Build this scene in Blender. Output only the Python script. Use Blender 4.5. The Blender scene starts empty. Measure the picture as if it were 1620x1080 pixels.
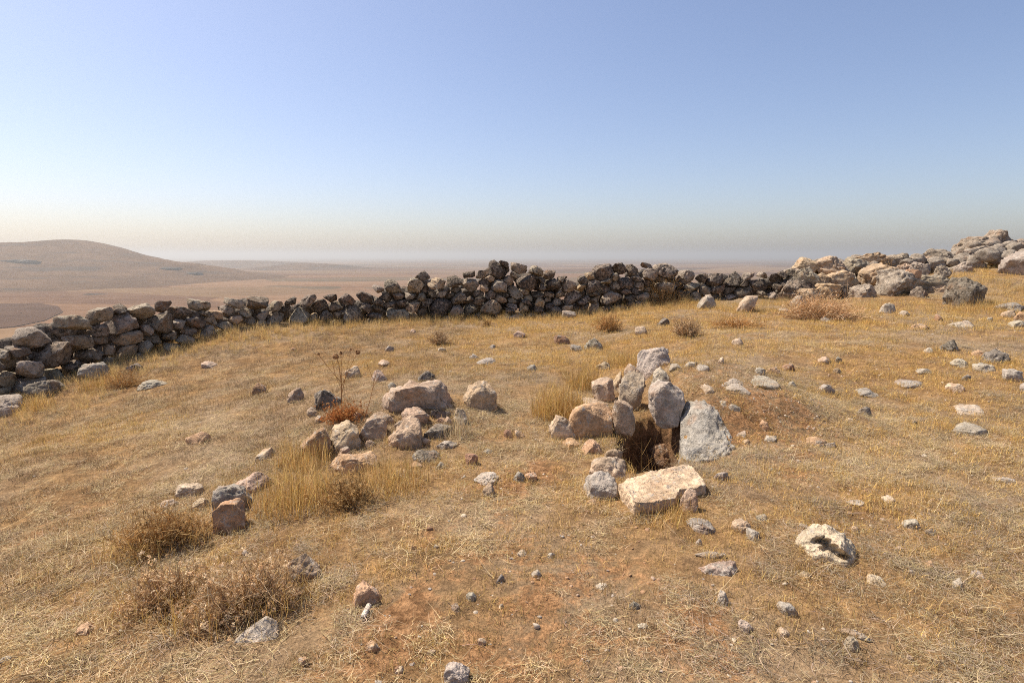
import bpy, math, random
import numpy as np
from mathutils import Vector

# ------------------------------------------------------------------ camera, light, world
S = bpy.context.scene
COL = S.collection
W0, H0, F = 1620.0, 1080.0, 900.0
CAM_Z = 1.6
PITCH = math.atan(135.0 / F)
cam = bpy.data.cameras.new('camera')
cam.sensor_width = 36.0
cam.lens = 36.0 * F / W0
cam.clip_start = 0.05
cam.clip_end = 300000
camo = bpy.data.objects.new('camera', cam)
camo.location = (0, 0, CAM_Z)
camo.rotation_euler = (math.pi / 2 - PITCH, 0, 0)
COL.objects.link(camo)
S.camera = camo

SUN_EL, SUN_AZ = 57.0, -63.0          # azimuth from +Y, negative = left of the view
sunL = bpy.data.lights.new('sun', 'SUN')
sunL.energy = 5.0
sunL.angle = math.radians(0.55)
sunL.color = (1.0, 0.93, 0.82)
suno = bpy.data.objects.new('sun', sunL)
sd = Vector((math.sin(math.radians(SUN_AZ)) * math.cos(math.radians(SUN_EL)),
             math.cos(math.radians(SUN_AZ)) * math.cos(math.radians(SUN_EL)),
             math.sin(math.radians(SUN_EL))))
suno.rotation_euler = sd.to_track_quat('Z', 'Y').to_euler()
suno.location = sd * 40
COL.objects.link(suno)

world = bpy.data.worlds.new('World')
S.world = world
world.use_nodes = True
wn = world.node_tree
wn.nodes.clear()
sky = wn.nodes.new('ShaderNodeTexSky')
sky.sky_type = 'NISHITA'
sky.sun_disc = False
sky.sun_elevation = math.radians(SUN_EL)
sky.sun_rotation = math.radians(SUN_AZ)
sky.altitude = 400
sky.air_density = 1.0
sky.dust_density = 2.0
sky.ozone_density = 1.2
bg = wn.nodes.new('ShaderNodeBackground')
bg.inputs['Strength'].default_value = 0.115
wo = wn.nodes.new('ShaderNodeOutputWorld')
wb = wn.nodes.new('ShaderNodeMix'); wb.data_type = 'RGBA'; wb.blend_type = 'MULTIPLY'; wb.inputs[0].default_value = 1.0
wb.inputs[7].default_value = (1.045, 1.0, 1.065, 1)
wn.links.new(sky.outputs[0], wb.inputs[6])
wn.links.new(wb.outputs[2], bg.inputs['Color'])
wn.links.new(bg.outputs[0], wo.inputs['Surface'])

S.view_settings.view_transform = 'Standard'
S.view_settings.look = 'None'
S.view_settings.exposure = 0.35
S.view_settings.gamma = 1.0
S.view_settings.use_curve_mapping = False
S.render.engine = 'CYCLES'
S.cycles.volume_bounces = 0
S.cycles.max_bounces = 6
S.cycles.diffuse_bounces = 3
S.cycles.filter_width = 1.0
S.cycles.use_denoising = False
S.cycles.use_adaptive_sampling = False
HAZE_DENSITY = 0.00013

rng = np.random.default_rng(7)
random.seed(7)

# ------------------------------------------------------------------ noise
def _hash(ix, iy, iz, seed):
    h = (ix.astype(np.int64) * 374761393 + iy.astype(np.int64) * 668265263 + iz.astype(np.int64) * 2147483647 + seed * 974711) & 0xFFFFFFFF
    h = ((h ^ (h >> 13)) * 1274126177) & 0xFFFFFFFF
    h = ((h ^ (h >> 16)) * 2246822519) & 0xFFFFFFFF
    return ((h ^ (h >> 15)) & 0xFFFFFF) / float(0xFFFFFF)

def vnoise(p, seed=0):
    """value noise -1..1 on an (n,3) or (n,2) array"""
    if p.shape[1] == 2:
        p = np.column_stack([p, np.zeros(len(p))])
    f = np.floor(p); t = p - f; t = t * t * (3 - 2 * t)
    i = f.astype(np.int64)
    r = 0
    for dx in (0, 1):
        wx = t[:, 0] if dx else 1 - t[:, 0]
        for dy in (0, 1):
            wy = t[:, 1] if dy else 1 - t[:, 1]
            for dz in (0, 1):
                wz = t[:, 2] if dz else 1 - t[:, 2]
                r = r + wx * wy * wz * _hash(i[:, 0] + dx, i[:, 1] + dy, i[:, 2] + dz, seed)
    return r * 2 - 1

def fbm(p, oct=3, seed=0):
    r = 0; a = 1.0
    for o in range(oct):
        r = r + a * vnoise(p * (2.03 ** o) + 17.3 * o, seed + o)
        a *= 0.5
    return r / (2 - 2 * 0.5 ** oct)

# ------------------------------------------------------------------ camera rays and the terrain
cp, sp = math.cos(PITCH), math.sin(PITCH)
def ray(px, py):
    a = (px - 810.0) / F; b = (540.0 - py) / F
    return np.array([a, cp + b * sp, -sp + b * cp])
def at_depth(px, py, Y):
    d = ray(px, py); return d * (Y / d[1]) + np.array([0, 0, CAM_Z])

# foot of the dry stone wall: where it stands (pixel of the photo -> depth in metres)
WALL_BASE = [(-140, 700, 7.2), (0, 640, 8.0), (60, 612, 8.4), (119, 592, 8.9), (192, 568, 9.5), (264, 553, 10.1), (342, 526, 11.0),
             (430, 512, 11.6), (555, 511, 12.2), (655, 506, 12.8), (780, 503, 13.2), (900, 498, 13.5),
             (1037, 480, 13.9), (1113, 474, 14.0), (1180, 471, 13.9), (1255, 476, 13.4)]
WB = np.array([at_depth(*q) for q in WALL_BASE])
anch = [tuple(p) for p in WB]
for q in [(1347, 474, 12.4), (1447, 473, 12.0), (1530, 477, 11.6), (1620, 478, 11.2), (1480, 430, 15.0), (1560, 402, 17.0), (1620, 440, 12.6),
          (1700, 440, 12.6), (1350, 440, 14.6)]:
    anch.append(tuple(at_depth(*q)))
anch += [(0, 5, 0.0), (1.2, 5, 0.03), (4, 6, .2), (-3, 6, -.12), (-6, 5, -.5), (0, 9, .08), (4, 9, .38), (8, 9, .55), (0, 2, 0),
         (3, 2, .06), (-3, 2, -.14), (7, 5, .33), (-5, 2, -.36), (8, 2, .3), (0, -5, 0), (6, -4, .2), (-6, -4, -.4), (-1.5, 7, 0.02),
         (-3.5, 9.5, -.02), (12, 6, .6), (14, 11, 1.0), (0, 11, .13)]
A = np.array(anch)
def _tps(r2):
    return np.where(r2 > 1e-12, r2 * np.log(np.maximum(r2, 1e-12)) * 0.5, 0)
_n = len(A)
_d2 = ((A[:, None, :2] - A[None, :, :2]) ** 2).sum(2)
_M = np.zeros((_n + 3, _n + 3)); _M[:_n, :_n] = _tps(_d2) + np.eye(_n) * 0.35
_P = np.column_stack([np.ones(_n), A[:, :2]]); _M[:_n, _n:] = _P; _M[_n:, :_n] = _P.T
_c = np.linalg.solve(_M, np.concatenate([A[:, 2], np.zeros(3)]))
def tps(x, y):
    out = _c[_n] + _c[_n + 1] * x + _c[_n + 2] * y
    for k in range(_n):
        out = out + _c[k] * _tps((x - A[k, 0]) ** 2 + (y - A[k, 1]) ** 2)
    return out
_th = np.degrees(np.arctan2(WB[:, 0], WB[:, 1])); _rr = np.hypot(WB[:, 0], WB[:, 1])
TH = np.concatenate([[-180, -100, -62], _th[1:], [20, 27, 33, 45, 90, 180]])
RR = np.concatenate([[26, 13, 11], _rr[1:], [15.6, 17.5, 19.5, 22, 26, 26]])
def rwall(x, y):
    return np.interp(np.degrees(np.arctan2(x, y)), TH, RR)
PIT = (1.185, 4.70)
def _ss(v, a, b):
    t = np.clip((v - a) / (b - a), 0, 1); return t * t * (3 - 2 * t)
def terrain0(x, y, fine=True):
    x = np.asarray(x, float); y = np.asarray(y, float)
    r = np.hypot(x, y) + 1e-9
    R = rwall(x, y)
    k = np.minimum(1.0, (R + 0.9) / r)
    z = tps(x * k, y * k)
    w = np.maximum(0, r - R - 0.9)
    z = z - np.minimum(0.42 * (np.sqrt(w * w + 4) - 2), 135)
    z = z + 0.09 * np.exp(-(((x - 2.05) / .95) ** 2 + ((y - 6.1) / 1.0) ** 2))      # low mound of dug earth beside the pit
    z = z + 0.15 * np.exp(-(((x + 1.2) / .9) ** 2 + ((y - 5.8) / .8) ** 2))        # rise under the pile of stones
    z = z + 0.27 * _ss(x, 1.36, 1.78) * _ss(y, 4.45, 5.1) * (1 - _ss(x, 2.2, 3.6)) * (1 - _ss(y, 5.9, 7.4))       # bank against the right-hand boulder
    if fine:
        p = np.column_stack([x.ravel(), y.ravel()])
        q = (0.035 * fbm(p * 0.9, 2, 3) + 0.022 * fbm(p * 2.7, 2, 5) + 0.012 * vnoise(p * 7.5, 9)).reshape(x.shape)
        q2 = (0.008 * vnoise(p * 15, 11)).reshape(x.shape)
        z = z + q + q2
    return z
def pit_depth(x, y):
    u = x - PIT[0] - .26 * (y - PIT[1])
    dx = u / .255; dy = (y - PIT[1]) / .56
    r = (np.abs(dx) ** 2.5 + np.abs(dy) ** 2.5) ** .4
    return 1.1 * np.clip((1.12 - r) / .22, 0, 1) ** 1.1
def terrain(x, y):
    return terrain0(x, y) - pit_depth(np.asarray(x, float), np.asarray(y, float))
_ts = np.geomspace(1.3, 60, 700)
def ground_at(px, py):
    d = ray(px, py)
    X, Y, Z = d[0] * _ts, d[1] * _ts, CAM_Z + d[2] * _ts
    g = Z - terrain0(X, Y)
    i = np.argmax(g < 0)
    if i == 0:
        i = len(_ts) - 1
    t = _ts[i - 1] + (_ts[i] - _ts[i - 1]) * g[i - 1] / (g[i - 1] - g[i] + 1e-9)
    return np.array([d[0] * t, d[1] * t, CAM_Z + d[2] * t])
def z_at(x, y):
    return float(terrain0(np.array([x]), np.array([y]))[0])

# ------------------------------------------------------------------ materials
def mat(name):
    m = bpy.data.materials.new(name); m.use_nodes = True
    nt = m.node_tree; nt.nodes.clear()
    out = nt.nodes.new('ShaderNodeOutputMaterial')
    return m, nt, out
def N(nt, typ, **kw):
    n = nt.nodes.new(typ)
    for k, v in kw.items():
        if k.startswith('_'):
            setattr(n, k[1:], v)
        else:
            n.inputs[k].default_value = v
    return n
def L(nt, a, b): nt.links.new(a, b)
def mixc(nt, fac, a, b, mode='MIX'):
    n = nt.nodes.new('ShaderNodeMix'); n.data_type = 'RGBA'; n.blend_type = mode
    for sock, v in ((n.inputs[0], fac), (n.inputs[6], a), (n.inputs[7], b)):
        if hasattr(v, 'is_output'): L(nt, v, sock)
        elif isinstance(v, (int, float)): sock.default_value = v
        else: sock.default_value = (*v, 1) if len(v) == 3 else v
    return n.outputs[2]
def math_(nt, op, a, b=0.0, clamp=False):
    n = nt.nodes.new('ShaderNodeMath'); n.operation = op; n.use_clamp = clamp
    for sock, v in ((n.inputs[0], a), (n.inputs[1], b)):
        if hasattr(v, 'is_output'): L(nt, v, sock)
        else: sock.default_value = v
    return n.outputs[0]
def step(nt, v, lo, hi, a=0.0, b=1.0):
    n = nt.nodes.new('ShaderNodeMapRange'); n.interpolation_type = 'SMOOTHSTEP'
    L(nt, v, n.inputs[0])
    for i, q in ((1, lo), (2, hi), (3, a), (4, b)):
        if hasattr(q, 'is_output'): L(nt, q, n.inputs[i])
        else: n.inputs[i].default_value = q
    return n.outputs[0]
def noise(nt, co, scale, detail=4, rough=.55, dist=0.0):
    n = N(nt, 'ShaderNodeTexNoise', Scale=scale, Detail=detail, Roughness=rough, Distortion=dist)
    L(nt, co, n.inputs['Vector']); return n.outputs['Fac']

def rock_material(name, lichen_dark=(.045, .038, .032), crust=(.44, .40, .34)):
    m, nt, out = mat(name)
    oi = nt.nodes.new('ShaderNodeObjectInfo')
    tc = nt.nodes.new('ShaderNodeTexCoord')
    add = nt.nodes.new('ShaderNodeVectorMath'); add.operation = 'ADD'
    sc = nt.nodes.new('ShaderNodeVectorMath'); sc.operation = 'SCALE'
    L(nt, oi.outputs['Random'], sc.inputs['Scale']); sc.inputs[0].default_value = (31, 17, 23)
    L(nt, tc.outputs['Object'], add.inputs[0]); L(nt, sc.outputs[0], add.inputs[1])
    co = add.outputs[0]
    n1 = noise(nt, co, 7, 5, .6)
    n2 = noise(nt, co, 26, 5, .65)
    n3 = noise(nt, co, 90, 3, .7)
    base = oi.outputs['Color']
    c = mixc(nt, step(nt, n1, .3, .72), mixc(nt, 1.0, base, (.70, .66, .62), 'MULTIPLY'), mixc(nt, 1.0, base, (1.18, 1.15, 1.12), 'MULTIPLY'))
    # rust stain patches
    c = mixc(nt, math_(nt, 'MULTIPLY', step(nt, noise(nt, co, 4.1, 3), .54, .70), .28), c, (.42, .19, .075))
    # pale crust lichen
    pale = step(nt, noise(nt, co, 15, 6, .7, .4), .54, .62)
    c = mixc(nt, math_(nt, 'MULTIPLY', pale, .62), c, crust)
    # dark lichen: amount from the object's colour alpha
    lo = math_(nt, 'SUBTRACT', .74, math_(nt, 'MULTIPLY', oi.outputs['Alpha'], .34))
    dk = step(nt, noise(nt, co, 19, 6, .72, .3), lo, math_(nt, 'ADD', lo, .07))
    c = mixc(nt, math_(nt, 'MULTIPLY', dk, .86), c, lichen_dark)
    c = mixc(nt, .55, c, mixc(nt, step(nt, n2, .3, .7), (.55, .53, .5), (1.35, 1.33, 1.3)), 'MULTIPLY')
    c = mixc(nt, .35, c, mixc(nt, step(nt, n3, .3, .7), (.45, .43, .4), (1.45, 1.43, 1.4)), 'MULTIPLY')
    v = N(nt, 'ShaderNodeTexVoronoi', Scale=38.0); L(nt, co, v.inputs['Vector'])
    pit_ = step(nt, v.outputs['Distance'], .05, .38)
    hgt = math_(nt, 'ADD', math_(nt, 'MULTIPLY', n2, 1.0), math_(nt, 'ADD', math_(nt, 'MULTIPLY', pit_, .22), math_(nt, 'MULTIPLY', n3, .38)))
    hgt = math_(nt, 'ADD', hgt, math_(nt, 'MULTIPLY', n1, 1.6))
    bp = N(nt, 'ShaderNodeBump', Strength=0.9, Distance=0.022); L(nt, hgt, bp.inputs['Height'])
    b = N(nt, 'ShaderNodeBsdfPrincipled', Roughness=.93); b.inputs['Specular IOR Level'].default_value = .18
    L(nt, c, b.inputs['Base Color']); L(nt, bp.outputs[0], b.inputs['Normal']); L(nt, b.outputs[0], out.inputs[0])
    return m
M_ROCK = rock_material('limestone')
M_WALL = rock_material('lichened_limestone', (.055, .044, .035), (.40, .355, .295))

def ground_material():
    m, nt, out = mat('dry_ground')
    g = nt.nodes.new('ShaderNodeNewGeometry'); co = g.outputs['Position']
    at = nt.nodes.new('ShaderNodeAttribute'); at.attribute_name = 'soil'
    big = noise(nt, co, .55, 4, .6)
    mid = noise(nt, co, 3.2, 5, .62)
    sm = noise(nt, co, 17, 5, .68)
    fine = noise(nt, co, 75, 4, .7)
    straw = mixc(nt, step(nt, mid, .34, .66), (.20, .117, .056), (.34, .208, .095))
    straw = mixc(nt, step(nt, big, .42, .62), straw, (.29, .205, .125))
    soil = mixc(nt, step(nt, sm, .3, .7), (.205, .105, .047), (.33, .185, .09))
    sf = math_(nt, 'ADD', at.outputs['Fac'], math_(nt, 'MULTIPLY', math_(nt, 'SUBTRACT', mid, .5), 1.1))
    sf = math_(nt, 'ADD', sf, math_(nt, 'MULTIPLY', math_(nt, 'SUBTRACT', sm, .5), .7))
    c = mixc(nt, step(nt, sf, .38, .60), straw, soil)
    ap = nt.nodes.new('ShaderNodeAttribute'); ap.attribute_name = 'pit_shade'
    c = mixc(nt, ap.outputs['Fac'], c, mixc(nt, step(nt, sm, .3, .7), (.13, .075, .042), (.22, .13, .075)))  # shade of the pit painted in: darker earth colour inside the hole
    c = mixc(nt, .7, c, mixc(nt, step(nt, sm, .28, .72), (.52, .5, .48), (1.4, 1.38, 1.34)), 'MULTIPLY')
    c = mixc(nt, .6, c, mixc(nt, step(nt, fine, .3, .7), (.45, .42, .4), (1.5, 1.48, 1.44)), 'MULTIPLY')
    h = math_(nt, 'ADD', math_(nt, 'MULTIPLY', sm, 1.5), math_(nt, 'MULTIPLY', fine, .55))
    bp = N(nt, 'ShaderNodeBump', Strength=.9, Distance=.02); L(nt, h, bp.inputs['Height'])
    b = N(nt, 'ShaderNodeBsdfPrincipled', Roughness=1.0); b.inputs['Specular IOR Level'].default_value = .05
    L(nt, c, b.inputs['Base Color']); L(nt, bp.outputs[0], b.inputs['Normal']); L(nt, b.outputs[0], out.inputs[0])
    return m
M_GROUND = ground_material()

def plain_material(name, hill=False):
    m, nt, out = mat(name)
    g = nt.nodes.new('ShaderNodeNewGeometry'); co = g.outputs['Position']
    mp = N(nt, 'ShaderNodeMapping', Rotation=(0, 0, .5), Scale=(1 / 900., 1 / 430., 0.0)); L(nt, co, mp.inputs['Vector'])
    wob = N(nt, 'ShaderNodeTexNoise', Scale=.0016, Detail=3.0); L(nt, co, wob.inputs['Vector'])
    mw = nt.nodes.new('ShaderNodeVectorMath'); mw.operation = 'ADD'; L(nt, mp.outputs[0], mw.inputs[0])
    ws = nt.nodes.new('ShaderNodeVectorMath'); ws.operation = 'SCALE'; ws.inputs['Scale'].default_value = .9; L(nt, wob.outputs['Color'], ws.inputs[0]); L(nt, ws.outputs[0], mw.inputs[1])
    v = N(nt, 'ShaderNodeTexVoronoi', Scale=1.0); L(nt, mw.outputs[0], v.inputs['Vector'])
    sep = nt.nodes.new('ShaderNodeSeparateColor'); L(nt, v.outputs['Color'], sep.inputs[0])
    rmp = nt.nodes.new('ShaderNodeValToRGB'); L(nt, sep.outputs[0], rmp.inputs[0])
    e = rmp.color_ramp.elements; rmp.color_ramp.interpolation = 'CONSTANT'
    cols = [(0, (.20, .112, .063)), (.2, (.11, .058, .036)), (.36, (.235, .14, .08)), (.56, (.14, .076, .046)), (.72, (.19, .118, .064)), (.86, (.125, .09, .055))]
    e[0].position = 0; e[0].color = (*cols[0][1], 1)
    e[1].position = cols[1][0]; e[1].color = (*cols[1][1], 1)
    for p_, c_ in cols[2:]:
        x = e.new(p_); x.color = (*c_, 1)
    c = rmp.outputs[0]
    if not hill:
        ms = N(nt, 'ShaderNodeMapping', Rotation=(0, 0, .62), Scale=(1 / 2600., 1 / 75., 0.0)); L(nt, co, ms.inputs['Vector'])
        c = mixc(nt, .28, c, mixc(nt, step(nt, noise(nt, ms.outputs[0], 1.0, 3, .7, .3), .42, .58), (.62, .60, .60), (1.25, 1.24, 1.2)), 'MULTIPLY')
    n1 = noise(nt, co, .004, 6, .6); n2 = noise(nt, co, .03, 5, .65)
    if hill:
        c = mixc(nt, step(nt, n1, .35, .65), (.110, .064, .036), (.165, .098, .056))
        mh = N(nt, 'ShaderNodeMapping', Scale=(.0035, .0035, .055)); L(nt, co, mh.inputs['Vector'])
        ledge = step(nt, noise(nt, mh.outputs[0], 1.0, 6, .7, .6), .53, .60)
        c = mixc(nt, math_(nt, 'MULTIPLY', ledge, .55), c, (.070, .060, .052))
        scrub = step(nt, noise(nt, co, .09, 3, .7), .58, .64)
        c = mixc(nt, math_(nt, 'MULTIPLY', scrub, .4), c, (.06, .052, .042))
    else:
        c = mixc(nt, math_(nt, 'MULTIPLY', step(nt, n1, .35, .65), .35), c, (.25, .155, .09))
    c = mixc(nt, .5, c, mixc(nt, step(nt, n2, .3, .7), (.68, .66, .64), (1.22, 1.2, 1.18)), 'MULTIPLY')
    b = N(nt, 'ShaderNodeBsdfDiffuse'); L(nt, c, b.inputs['Color']); L(nt, b.outputs[0], out.inputs[0])
    return m
M_PLAIN = plain_material('ploughed_plain'); M_HILL = plain_material('bare_hill', True)

def field_material(name, a, b_):
    m, nt, out = mat(name)
    g = nt.nodes.new('ShaderNodeNewGeometry'); co = g.outputs['Position']
    c = mixc(nt, step(nt, noise(nt, co, .012, 6, .65), .3, .7), a, b_)
    d = N(nt, 'ShaderNodeBsdfDiffuse'); L(nt, c, d.inputs['Color']); L(nt, d.outputs[0], out.inputs[0]); return m

def blade_material(name, ca, cb, transl=.35):
    """dry grass: ca..cb over the instance tint, times the blade's own shade"""
    m, nt, out = mat(name)
    a = nt.nodes.new('ShaderNodeAttribute'); a.attribute_name = 'tint'; a.attribute_type = 'INSTANCER'
    v = nt.nodes.new('ShaderNodeAttribute'); v.attribute_name = 'blade'
    c = mixc(nt, a.outputs['Fac'], ca, cb)
    c = mixc(nt, 1.0, c, v.outputs['Color'], 'MULTIPLY')
    d = N(nt, 'ShaderNodeBsdfDiffuse'); t = N(nt, 'ShaderNodeBsdfTranslucent')
    L(nt, c, d.inputs['Color']); L(nt, c, t.inputs['Color'])
    mx = nt.nodes.new('ShaderNodeMixShader'); mx.inputs[0].default_value = transl
    L(nt, d.outputs[0], mx.inputs[1]); L(nt, t.outputs[0], mx.inputs[2]); L(nt, mx.outputs[0], out.inputs[0])
    return m
def plant_material(name, transl=.25):
    m, nt, out = mat(name)
    v = nt.nodes.new('ShaderNodeAttribute'); v.attribute_name = 'blade'
    d = N(nt, 'ShaderNodeBsdfDiffuse'); t = N(nt, 'ShaderNodeBsdfTranslucent')
    L(nt, v.outputs['Color'], d.inputs['Color']); L(nt, v.outputs['Color'], t.inputs['Color'])
    mx = nt.nodes.new('ShaderNodeMixShader'); mx.inputs[0].default_value = transl
    L(nt, d.outputs[0], mx.inputs[1]); L(nt, t.outputs[0], mx.inputs[2]); L(nt, mx.outputs[0], out.inputs[0])
    return m
M_STUB = blade_material('dry_stubble', (.34, .235, .130), (.69, .465, .165))
M_TALL = blade_material('golden_grass', (.62, .43, .17), (.72, .53, .25), .4)
M_STRAW = blade_material('grey_straw', (.33, .255, .17), (.60, .45, .25), .2)
M_PLANT = plant_material('dry_plant', .38)

# ------------------------------------------------------------------ object helpers
def mesh_from(name, v, f, material, smooth=True, cols=None):
    me = bpy.data.meshes.new(name)
    v = np.asarray(v, np.float32); f = np.asarray(f, np.int32)
    k = f.shape[1]
    me.vertices.add(len(v)); me.vertices.foreach_set('co', v.ravel())
    me.loops.add(f.size); me.loops.foreach_set('vertex_index', f.ravel())
    me.polygons.add(len(f)); me.polygons.foreach_set('loop_start', np.arange(0, f.size, k, dtype=np.int32))
    me.polygons.foreach_set('loop_total', np.full(len(f), k, np.int32))
    me.polygons.foreach_set('use_smooth', np.full(len(f), smooth, bool))
    me.update(calc_edges=True)
    if cols is not None:
        a = me.attributes.new('blade', 'FLOAT_COLOR', 'POINT')
        a.data.foreach_set('color', np.column_stack([cols, np.ones(len(cols))]).astype(np.float32).ravel())
    if material: me.materials.append(material)
    return me
def link(name, me, loc=(0, 0, 0), parent=None, kind=None):
    o = bpy.data.objects.new(name, me); COL.objects.link(o); o.location = loc
    if parent: o.parent = parent
    if kind: o['kind'] = kind
    return o
def tag(o, label, cat, group=None, kind=None):
    o['label'] = label; o['category'] = cat
    if group: o['group'] = group
    if kind: o['kind'] = kind
    return o

# ------------------------------------------------------------------ ground sheet
def axis(lo, hi, stepv, far_lo, far_hi, ratio=1.09, fine=None):
    a = []; x = lo
    while x < hi:
        a.append(x)
        x += stepv if not (fine and fine[0] < x < fine[1]) else fine[2]
    s = stepv; x = a[-1]
    while x < far_hi: s *= ratio; x += s; a.append(x)
    s = stepv; x = lo; pre = []
    while x > far_lo: s *= ratio; x -= s; pre.append(x)
    return np.array(pre[::-1] + a)
xs = axis(-13, 16, .07, -420, 420, fine=(.55, 1.9, .03))
ys = axis(1.0, 18, .07, -420, 420, fine=(3.9, 5.7, .03))
GX, GY = np.meshgrid(xs, ys)
GZ = terrain(GX, GY)
# rough soil sides inside the pit
pd = pit_depth(GX, GY)
GZ = GZ + np.where(pd > .02, .05 * fbm(np.column_stack([GX.ravel() * 9, GY.ravel() * 9]), 3, 21).reshape(GX.shape), 0)
def soil_at(x, y):
    """bare red soil, 0..1"""
    s = np.zeros_like(x)
    for (px, py, r, a) in SOIL:
        g = _soilpts[(px, py)]
        s = np.maximum(s, a * np.exp(-((x - g[0]) ** 2 + (y - g[1]) ** 2 * .45) / (r * r)))
    return s
SOIL = [(900, 960, .9, .50), (760, 870, .6, .5), (1080, 1000, .5, .5), (560, 1050, .5, .4), (150, 1000, .5, .35), (820, 1040, .5, .5), (1200, 640, .75, .62), (1130, 600, .6, .5), (640, 1000, .28, .75), (700, 900, .3, .5), (800, 775, .35, .7), (860, 750, .35, .6), (960, 900, .5, .45),
        (60, 840, .3, .5), (120, 815, .3, .5), (1000, 960, .5, .35), (1180, 530, .8, .4), (880, 510, .8, .3), (1240, 740, .6, .4), (780, 700, .3, .35), (1330, 590, .9, .35)]
_soilpts = {(a, b): ground_at(a, b) for a, b, _, _ in SOIL}
nx_, ny_ = len(xs), len(ys)
idx = np.arange(nx_ * ny_).reshape(ny_, nx_)
quads = np.stack([idx[:-1, :-1], idx[:-1, 1:], idx[1:, 1:], idx[1:, :-1]], -1).reshape(-1, 4)
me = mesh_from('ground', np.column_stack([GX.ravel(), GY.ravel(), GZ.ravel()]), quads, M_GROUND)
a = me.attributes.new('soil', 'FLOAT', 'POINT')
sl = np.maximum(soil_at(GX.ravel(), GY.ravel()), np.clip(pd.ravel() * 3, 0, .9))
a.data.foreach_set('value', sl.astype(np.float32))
a = me.attributes.new('pit_shade', 'FLOAT', 'POINT'); a.data.foreach_set('value', np.clip(pd.ravel() * 4, 0, 1).astype(np.float32))  # painted pit shade, stronger with depth below the rim
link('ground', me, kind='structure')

# ------------------------------------------------------------------ far plain and hills
def polar_sheet(name, hfun, az, rad, material):
    T, R = np.meshgrid(np.radians(az), rad)
    X = R * np.sin(T); Y = R * np.cos(T)
    Z = hfun(X, Y)
    n_, m_ = X.shape
    idx = np.arange(n_ * m_).reshape(n_, m_)
    q = np.stack([idx[:-1, :-1], idx[1:, :-1], idx[1:, 1:], idx[:-1, 1:]], -1).reshape(-1, 4)
    q = q[:, ::-1]
    return link(name, mesh_from(name, np.column_stack([X.ravel(), Y.ravel(), Z.ravel()]), q, material), kind='structure')
def plain_h(X, Y):
    p = np.column_stack([X.ravel(), Y.ravel()])
    r = np.hypot(X, Y)
    z = 11 * fbm(p / 1500., 3, 31).reshape(X.shape) * np.clip((r - 400) / 900, 0, 1) * np.clip(6000 / r, .15, 1)
    return z - 104
az = np.concatenate([np.arange(-180, -58, 4), np.arange(-56, 56, .5), np.arange(58, 181, 4)])
polar_sheet('plain', plain_h, az, np.geomspace(150, 60000, 190), M_PLAIN)

def hill(name, parts, az, rad, zb=-118, seed=0, rough=4):
    def h(X, Y):
        z = np.zeros_like(X)
        for (px, dist, sx, sy, hh) in parts:
            d = ray(px, 405); d = d / d[1] * dist
            z = z + hh * np.exp(-((X - d[0]) / sx) ** 2 - ((Y - d[1]) / sy) ** 2)
        p = np.column_stack([X.ravel(), Y.ravel()])
        z = z * (1 + .10 * fbm(p / 260., 3, seed).reshape(X.shape)) + np.clip(z / 60, 0, 1) * rough * fbm(p / 90., 3, seed + 4).reshape(X.shape)
        return zb + z
    polar_sheet(name, h, az, rad, M_HILL); return h
HILL_H = hill('hill', [(-40, 2900, 900, 700, 118), (135, 2900, 330, 420, 72), (295, 2700, 300, 300, 50), (-20, 2900, 1050, 900, 44), (10, 2050, 620, 600, 28)],
     np.arange(-62, -14, .25), np.linspace(1000, 4600, 110), seed=51)
hill('hill', [(420, 6500, 900, 600, 36), (340, 6000, 1000, 700, 52)], np.arange(-44, -8, .3), np.linspace(4600, 8600, 40), seed=61)
hill('hill', [(470, 4600, 420, 400, 44), (530, 4700, 500, 350, 26)], np.arange(-34, -8, .3), np.linspace(3500, 5800, 40), seed=67)

def plain_hit(px, py):
    d = ray(px, py); t = np.geomspace(250, 30000, 3000)
    g = CAM_Z + d[2] * t - plain_h(d[0] * t, d[1] * t)
    return d * t[np.argmax(g < 0)] + np.array([0, 0, CAM_Z])
def field(pts, m):
    P = np.array([plain_hit(*q)[:2] for q in pts])
    c = P.mean(0)
    rings = [c[None] + (P - c) * k for k in np.linspace(0.02, 1, 10)]
    # subdivide the outline so that the sheet follows the ground
    dense = []
    for ring in rings:
        q = []
        for i in range(len(ring)):
            for s in np.linspace(0, 1, 6)[:-1]: q.append(ring[i] * (1 - s) + ring[(i + 1) % len(ring)] * s)
        dense.append(np.array(q))
    V = np.concatenate(dense); k = len(dense[0])
    z = plain_h(V[:, 0], V[:, 1]) + 1.2
    f = [(r * k + i, r * k + (i + 1) % k, (r + 1) * k + (i + 1) % k, (r + 1) * k + i) for r in range(len(dense) - 1) for i in range(k)]
    return link('field', mesh_from('field', np.column_stack([V, z]), np.array(f), m), kind='structure')
FB = field_material('ploughed_field', (.085, .050, .034), (.115, .068, .046))
FT = field_material('stubble_field', (.205, .125, .068), (.26, .16, .088))
FR = field_material('fallow_field', (.135, .075, .047), (.18, .105, .066))
field([(-60, 481), (60, 480), (92, 485), (100, 494), (70, 508), (20, 518), (-60, 522)], FB)
field([(-60, 526), (30, 519), (45, 522), (20, 545), (-60, 560)], FT)
field([(-60, 436), (120, 449), (210, 452), (150, 444), (20, 436)], FR)
field([(1100, 427), (1180, 421), (1250, 424), (1200, 432), (1120, 433)], FT)
field([(230, 437), (330, 431), (420, 436), (340, 444)], FR)

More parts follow.
